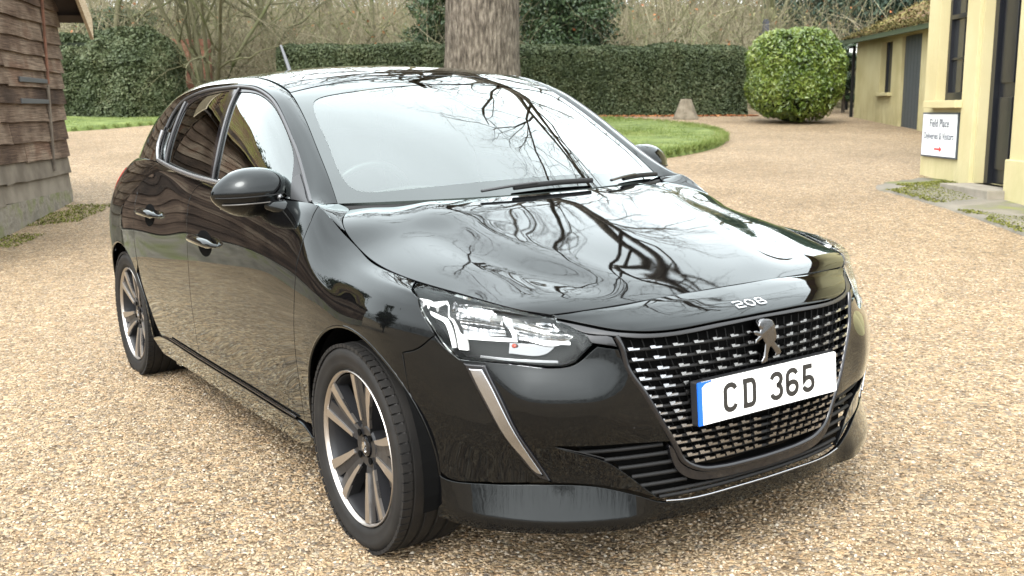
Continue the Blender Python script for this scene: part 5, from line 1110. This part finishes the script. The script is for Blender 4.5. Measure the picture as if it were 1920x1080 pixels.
for yq in (.27,.73):
    for z0_,z1_ in ((.18,.95),(1.10,2.35)):
        g=Geo(); g.box((.160,yb+yw*yq,(z0_+z1_)/2),(.02,.30,z1_-z0_)); g.build('door_panel',BLACKP,dr_,bevel=.006)
g=Geo(); g.lathe([(0,.001),(-.05,.012),(-.06,.028),(-.075,.024),(-.08,.001)],(.165,yb+.16,1.02),'x',16); g.build('door_knob',CHROME,dr_,smooth=True)
g=Geo(); g.box((-.10,(ya+yb)/2,-.06),(.5,yw+.1,.16)); g.build('door_step',noise_mat('door_step_stone',[(.20,.18,.14),(.30,.27,.22)],6,6,.9),ho,bevel=.01)
# sign on the wall
def text(name,body,size,m,parent,loc_,sx=1.0,bold=.0):
    cu=bpy.data.curves.new(name,'FONT'); cu.body=body; cu.size=size; cu.extrude=.001; cu.offset=bold; cu.space_character=1.08; cu.align_x='CENTER'
    o=bpy.data.objects.new('tmp',cu); COL.objects.link(o); bpy.context.view_layer.update(); me=bpy.data.meshes.new_from_object(o); bpy.data.objects.remove(o); bpy.data.curves.remove(cu)
    ob=link(name,me,parent,m); ob.rotation_euler=(rad(90),0,rad(-90)); ob.location=loc_; ob.scale=(sx,1,1); return ob
sg=empty('wall_sign',(HX-.02,(12.98+11.95)/2,.965),label='white rectangular sign with dark lettering and red arrow on the yellow wall',cat='sign')
g=Geo(); g.box((0,0,0),(.02,1.03,.53)); g.build('sign_edge',mat('dark_sign_edge',(.05,.06,.07),.5),sg); g=Geo(); g.box((-.011,0,0),(.006,.985,.49)); g.build('sign_panel',mat('white_sign_paint',(.72,.74,.76),.35),sg)
INK=mat('sign_lettering',(.015,.025,.05),.5)
text('sign_text','Field Place',.132,INK,sg,(-.0155,0,.095),.92,.0007); text('sign_text','Deliveries & Visitors',.116,INK,sg,(-.0155,0,-.05),.82,.0006)
g=Geo(); g.box((-.0155,.03,-.165),(.003,.15,.022)); g.raw([(-.017,-.045,-.130),(-.017,-.045,-.200),(-.017,-.12,-.165),(-.014,-.045,-.130),(-.014,-.045,-.200),(-.014,-.12,-.165)],[(0,1,2),(3,5,4),(0,3,4,1),(1,4,5,2),(2,5,3,0)]); g.build('sign_arrow',mat('red_arrow',(.55,.03,.03),.5),sg)
# mossy paving at the foot of the house
pv=[hit(u,v)[:2] for u,v in ((1640,352),(1690,341),(1735,336),(1835,346),(1925,372),(1990,400),(1990,470),(1925,446),(1850,418),(1760,388),(1690,368))]
P_=smoothline(pv,True,.12,70); c=P_.mean(0); jt=1+.02*np.sin(np.arange(len(P_))*2.3)+.015*np.sin(np.arange(len(P_))*5.1); P_=c+(P_-c)*jt[:,None]; n=len(P_)
V=[(x,y,float(G(x,y))-.03) for x,y in P_]+[(x,y,float(G(x,y))+.022) for x,y in (c+(P_-c)*.985)]+[(x,y,float(G(x,y))+.032) for x,y in (c+(P_-c)*.6)]+[(*c,float(G(*c))+.034)]
F=[(k*n+i,k*n+(i+1)%n,(k+1)*n+(i+1)%n,(k+1)*n+i) for k in range(2) for i in range(n)]+[(2*n+i,2*n+(i+1)%n,3*n) for i in range(n)]
pm=noise_mat('mossy_paving',[(.13,.12,.10),(.20,.18,.145),(.15,.14,.10),(.17,.18,.05),(.12,.14,.03)],1.1,9,.9,bump=.012,bscale=18,pos=[.30,.50,.56,.62,.75]); o=simple('paving',V,F,pm,None,True); tag(o,kind='structure')
n=3000; q=rng.random((n*9,2))*(P_.max(0)-P_.min(0))+P_.min(0); q=q[inpoly(q,P_)]; qq=np.c_[q,q[:,0]*0]; q=q[(vnoise(qq,1.3,4)+.5*vnoise(qq,4.1,2)>.38)][:n*3]; b=np.c_[q,G(q[:,0],q[:,1])+.03]; V,F=leaf_mesh(b,rng.normal(size=b.shape)*.6+[0,0,1],.010,.8)
o=mesh_np('moss',V,F,island_mat('moss_tufts',[(.08,.09,.02),(.13,.14,.03),(.19,.18,.05)],.9,.1)); tag(o,'yellow green moss growing on the paving by the yellow house','moss',kind='stuff')
# ------------------------------------------------------------------ old yellow shed further back
SXX,SYY=8.15,25.1; zb2=float(G(SXX,22))
sh_=empty('garden_shed',(SXX,SYY,zb2),label='low old yellow shed with grey door and mossy roof beyond the laurel bush',cat='shed')
L2=8.5; wb=lambda y: y-(SYY-L2); w2=(wb(22.75),wb(23.45),1.63-zb2,2.72-zb2); d2=(wb(21.15),wb(22.2),-.15,2.78-zb2)
g=Geo(); wall(g,(0,-L2,0),(0,1),L2,2.88-zb2,[w2,d2],.25,base=-.6); g.raw([(.25,0,-.6),(3.4,0,-.6),(3.4,0,3.0-zb2),(.25,0,2.88-zb2)],[(0,1,2,3)]); g.raw([(.25,-L2,-.6),(3.4,-L2,-.6),(3.4,-L2,3.0-zb2),(.25,-L2,2.88-zb2)],[(0,1,2,3)]); g.build('wall',YEL2,sh_)
e0=2.86-zb2; V=[];F=[]; nr_=14; nc=60
for i in range(nr_+1):
    for j in range(nc+1):
        t=i/nr_; V.append((-.28+t*1.7+.01*math.sin(j*1.3+i),-L2-.2+(L2+.4)*j/nc,e0+t*.86+.030*((i*7+j*3)%5)/5+.02*math.sin(j*.9)))
for i in range(nr_):
    for j in range(nc): F.append((i*(nc+1)+j,i*(nc+1)+j+1,(i+1)*(nc+1)+j+1,(i+1)*(nc+1)+j))
b=len(V); V+=[(3.4,-L2-.2,e0+.4),(3.4,.2,e0+.4)]; F.append((nr_*(nc+1),nr_*(nc+1)+nc,b+1,b)); simple('roof',V,F,MOSS,sh_)
n=4500; t=rng.random(n)**4.0; c=np.stack([-.30+t*1.72,-L2-.2+(L2+.4)*rng.random(n),e0+t*.86+.05],-1); V,F=leaf_mesh(c,rng.normal(size=(n,3))+[0,0,1],.03,.8); mo=mesh_np('roof_moss',V,F,island_mat('roof_moss_tufts',[(.05,.055,.02),(.10,.085,.03),(.14,.095,.045)],.9,.1),sh_); mo['kind']='stuff'
g=Geo(); g.box((-.27,-L2/2,e0-.03),(.05,L2+.36,.10)); g.build('gutter',mat('mossy_gutter',(.035,.05,.02),.9),sh_)
g=Geo(); g.box((-.05,.05,.85),(.06,.06,2.0)); g.build('downpipe',MATTE,sh_)
g=Geo(); ya=22.2-SYY; yb=21.15-SYY; g.box((.10,(ya+yb)/2,(d2[2]+d2[3])/2),(.05,ya-yb-.02,d2[3]-d2[2]-.02)); dd=g.build('door',GREYP,sh_)
g=Geo()
for k in range(6): g.box((.070,yb+(ya-yb)*(k+.5)/6,(d2[2]+d2[3])/2),(.012,(ya-yb)/6-.014,d2[3]-d2[2]-.06))
g.build('door_boards',GREYP,dd)
g=Geo(); ya,yb=23.45-SYY,22.75-SYY; g.box((.16,(ya+yb)/2,(w2[2]+w2[3])/2),(.02,ya-yb,w2[3]-w2[2])); ww=g.build('window',WINGL,sh_)
g=Geo(); g.box((.14,(ya+yb)/2,(w2[2]+w2[3])/2),(.03,.04,w2[3]-w2[2])); g.box((.14,ya-.025,(w2[2]+w2[3])/2),(.035,.05,w2[3]-w2[2])); g.box((.14,yb+.025,(w2[2]+w2[3])/2),(.035,.05,w2[3]-w2[2])); g.build('window_frame',BLACKP,ww)
g=Geo(); g.box((-.04,(ya+yb)/2,w2[2]-.035),(.12,ya-yb+.16,.07)); g.build('window_sill',YEL2,sh_,bevel=.006)
# red brick wall glimpsed between bush and tree
x,y=at(357,28.0)[:2]; g=Geo(); g.box((0,0,.9),(1.6,.25,2.1)); o=g.build('brick_wall',noise_mat('old_red_brick',[(.16,.07,.045),(.24,.11,.07),(.30,.16,.11)],12,4,.9),None); o.location=(x-.2,y,float(G(x,y))-.1); tag(o,'piece of red brick wall showing right of the tall clipped bush','wall')
# ------------------------------------------------------------------ timber barn on the left
bc=np.array([-5.22,12.25]); bd_=np.array([.124,-1.0]); bd_/=np.linalg.norm(bd_); bn=np.array([-bd_[1],bd_[0]])  # bn: to the right of the barn wall (towards the drive)
BL_=4.7; zb3=float(G(*bc)); EH=2.46-zb3
WOOD=island_mat('weathered_boards',[(.028,.02,.015),(.06,.041,.03),(.115,.08,.058),(.21,.165,.125),(.12,.06,.038)],.88,.15,noise=2.2)
w_b=bsdf(WOOD); nt=WOOD.node_tree; t=N(nt,'ShaderNodeTexCoord'); mp=N(nt,'ShaderNodeMapping'); mp.inputs['Scale'].default_value=(1.2,1.2,38); n_=N(nt,'ShaderNodeTexNoise'); n_.inputs['Scale'].default_value=3; n_.inputs['Detail'].default_value=8; nt.links.new(t.outputs['Object'],mp.inputs[0]); nt.links.new(mp.outputs[0],n_.inputs['Vector'])
r_=ramp(nt,[(.45,.42,.40),(1.15,1.12,1.1)],[.35,.65]); nt.links.new(n_.outputs[0],r_.inputs[0]); mm=N(nt,'ShaderNodeMixRGB',blend_type='MULTIPLY'); mm.inputs[0].default_value=1; nt.links.new(w_b.inputs['Base Color'].links[0].from_socket,mm.inputs[1]); nt.links.new(r_.outputs[0],mm.inputs[2]); nt.links.new(mm.outputs[0],w_b.inputs['Base Color'])
bu=N(nt,'ShaderNodeBump'); bu.inputs['Distance'].default_value=.006; nt.links.new(n_.outputs[0],bu.inputs['Height']); nt.links.new(bu.outputs[0],w_b.inputs['Normal'])
GREYW=island_mat('grey_silvered_boards',[(.10,.085,.068),(.17,.148,.118),(.24,.215,.175)],.9,.1,noise=4)
ba=empty('timber_barn',(bc[0],bc[1],zb3),label='old weatherboarded timber barn with mossy tiled roof at the left edge',cat='barn')
def BP(s,d,z): return np.array([bd_[0]*s+bn[0]*d,bd_[1]*s+bn[1]*d,z])
def board(geo,s0,s1,z0,h,d0=0.0,tilt=.030,th=.018,ax='s',mi=0):
    n=max(2,int((s1-s0)/.25)); rs_=np.random.default_rng(int(abs(s0*911+z0*577))+3); w1=rs_.normal(size=n+1)*.004; w2=rs_.normal(size=n+1)*.005; v=[];f=[]
    for i in range(n+1):
        s=s0+(s1-s0)*i/n
        for d,z in ((d0+tilt+th,z0+w1[i]),(d0+th,z0+h+w2[i]),(d0,z0+h+w2[i]),(d0+tilt,z0+w1[i])):
            v.append(BP(s,d,z) if ax=='s' else BP(-d,-s,z) if ax=='e' else BP(d,-s,z))
    for i in range(n):
        for q in range(4): f.append((i*4+q,i*4+(q+1)%4,(i+1)*4+(q+1)%4,(i+1)*4+q))
    f+=[(0,1,2,3),(n*4,n*4+3,n*4+2,n*4+1)]; geo.raw(v,f,mi)
g=Geo(); rs_=np.random.default_rng(4); z=.14; 
while z<EH+1.7:
    h=.155+rs_.random()*.05; ins=max(0,(z-EH)/(1.8/(BL_/2))); s=-.012+ins; top_=BL_+.01-ins
    while s<top_-.05:
        e_=min(top_,s+1.1+2.2*rs_.random()); board(g,s,e_-.004,z+rs_.normal()*.006,h+.035,0,.028+rs_.random()*.014,mi=1 if z<.42 else 0); s=e_
    if z<EH:
        board(g,0,6.0,z,h+.035,.012,.03,ax='e',mi=1 if z<.42 else 0); board(g,0,6.0,z,h+.035,BL_,.03,ax='n')
    z+=h
g.build('weatherboards',[WOOD,GREYW],ba)
RH=1.8; RS=RH/(BL_/2)
g=Geo(); g.raw([BP(0,-.01,-.3),BP(BL_,-.01,-.3),BP(BL_,-.01,EH),BP(BL_/2,-.01,EH+RH),BP(0,-.01,EH),BP(0,-6,-.3),BP(BL_,-6,-.3),BP(BL_,-6,EH),BP(BL_/2,-6,EH+RH),BP(0,-6,EH)],[(0,1,2,3,4),(5,6,7,8,9),(0,4,9,5),(1,2,7,6)]); g.build('wall_frame',MATTE,ba)
g=Geo(); g.raw([BP(-.02,.05,-.25),BP(BL_,.05,-.25),BP(BL_,.05,.15),BP(-.02,.05,.15),BP(-.02,-.02,-.25),BP(BL_,-.02,-.25),BP(BL_,-.02,.15),BP(-.02,-.02,.15)],[(0,1,2,3),(4,5,6,7),(3,2,6,7),(0,3,7,4),(1,2,6,5)]); g.raw([BP(BL_+.05,.05,-.35),BP(BL_+.05,-6,-.35),BP(BL_+.05,-6,.10),BP(BL_+.05,.05,.10),BP(BL_-.0,.05,.12),BP(BL_-.0,-6,.12)],[(0,1,2,3),(3,2,5,4)]); g.build('stone_footing',noise_mat('footing_stone',[(.12,.11,.085),(.20,.18,.145),(.14,.15,.06)],5,6,.9,bump=.02),ba)
g=Geo()
def bstrip(s,z0,z1,w_,d,mi=0): g.raw([BP(s-w_/2,d,z0),BP(s+w_/2,d,z0),BP(s+w_/2,d+.02,z0),BP(s-w_/2,d+.02,z0),BP(s-w_/2,d,z1),BP(s+w_/2,d,z1),BP(s+w_/2,d+.02,z1),BP(s-w_/2,d+.02,z1)],[(0,1,2,3),(4,5,6,7),(0,1,5,4),(1,2,6,5),(2,3,7,6),(3,0,4,7)],mi)
bstrip(.62,1.35,EH+.5,.05,.050); g.build('door_batten',noise_mat('red_brown_batten',[(.09,.045,.03),(.20,.09,.055)],9,5,.85),ba,bevel=.004); g=Geo(); bstrip(.63,.40,1.33,.045,.048); g.build('door_batten',noise_mat('grey_batten',[(.08,.065,.05),(.17,.14,.11)],9,5,.85),ba,bevel=.004)
IRON=mat('rusty_iron',(.045,.05,.055),.55)
for z_ in (CH+11.5*(208-151)/1950-zb3,CH+11.5*(208-188)/1950-zb3):
    g=Geo(); g.raw([BP(.66,.052,z_-.022),BP(1.55,.052,z_-.026),BP(1.55,.052,z_+.026),BP(.66,.052,z_+.022),BP(.66,.066,z_-.022),BP(1.55,.066,z_-.026),BP(1.55,.066,z_+.026),BP(.66,.066,z_+.022)],[(0,1,2,3),(4,5,6,7),(0,1,5,4),(1,2,6,5),(2,3,7,6),(3,0,4,7)]); g.build('strap_hinge',IRON,ba,bevel=.004)
# roof: two tiled slopes falling to the far and near ends, boards along the verge
for sd_ in (1,-1):
    V=[];F=[]; nr_,nc=22,38
    for i in range(nr_):
        for q in (0,1):
            t=(i+q*1.02)/nr_; d=-.18+t*(BL_/2+.18)
            for j in range(nc+1):
                V.append(BP(d if sd_==1 else BL_-d,.32-6.6*j/nc,EH+.03+RS*d+(.035 if q==0 else 0)+.006*math.sin(j*2.1+i*1.7)+.02*math.sin(j*.5)*t))
    m_=nc+1
    for i in range(nr_):
        for j in range(nc): F.append((2*i*m_+j,2*i*m_+j+1,(2*i+1)*m_+j+1,(2*i+1)*m_+j))
        if i:
            for j in range(nc): F.append(((2*i-1)*m_+j,(2*i-1)*m_+j+1,2*i*m_+j+1,2*i*m_+j))
    simple('roof_slope',V,F,MOSS,ba)
SOF=mat('dark_soffit_boards',(.035,.024,.018),.9); OAKB=noise_mat('pale_oak_board',[(.34,.26,.17),(.46,.37,.25),(.54,.45,.33)],6,6,.85,stretch=(3,3,12),bump=.003)
for sd_ in (1,-1):
    f_=lambda s: s if sd_==1 else BL_-s
    A=lambda s,d,dz: BP(f_(s),d,EH+RS*s+dz)
    g=Geo(); g.raw([A(-.18,.31,-.02),A(BL_/2,.31,-.02),A(BL_/2,-.02,-.02),A(-.18,-.02,-.02)],[(0,1,2,3)]); g.raw([BP(f_(-.18),.30,EH+RS*-.18-.03),BP(f_(-.18),-6.2,EH+RS*-.18-.03),BP(f_(.02),-6.2,EH-.10),BP(f_(.02),.30,EH-.10)],[(0,1,2,3)]); g.build('eaves_soffit',SOF,ba)
    g=Geo(); g.raw([A(-.20,.325,-.20),A(BL_/2,.325,-.20),A(BL_/2,.325,.03),A(-.20,.325,.03),A(-.20,.36,-.20),A(BL_/2,.36,-.20),A(BL_/2,.36,.03),A(-.20,.36,.03)],[(0,1,2,3),(4,5,6,7),(0,1,5,4),(2,3,7,6),(0,3,7,4),(1,2,6,5)]); g.build('bargeboard',OAKB,ba)
g=Geo(); x,y=hit(5,445)[:2]; n=5000; c=np.stack([x-.5+rng.random(n)*.9,y-.6+rng.random(n)*2.6,0*rng.random(n)],-1); c=c[vnoise(c,2.2,3)>-.1]; c[:,2]=G(c[:,0],c[:,1])+.01; V,F=leaf_mesh(c,rng.normal(size=c.shape)*.6+[0,0,1],.010,.8); o=mesh_np('moss',V,F,bpy.data.materials['moss_tufts']); tag(o,'moss at the foot of the timber barn','moss',kind='stuff')
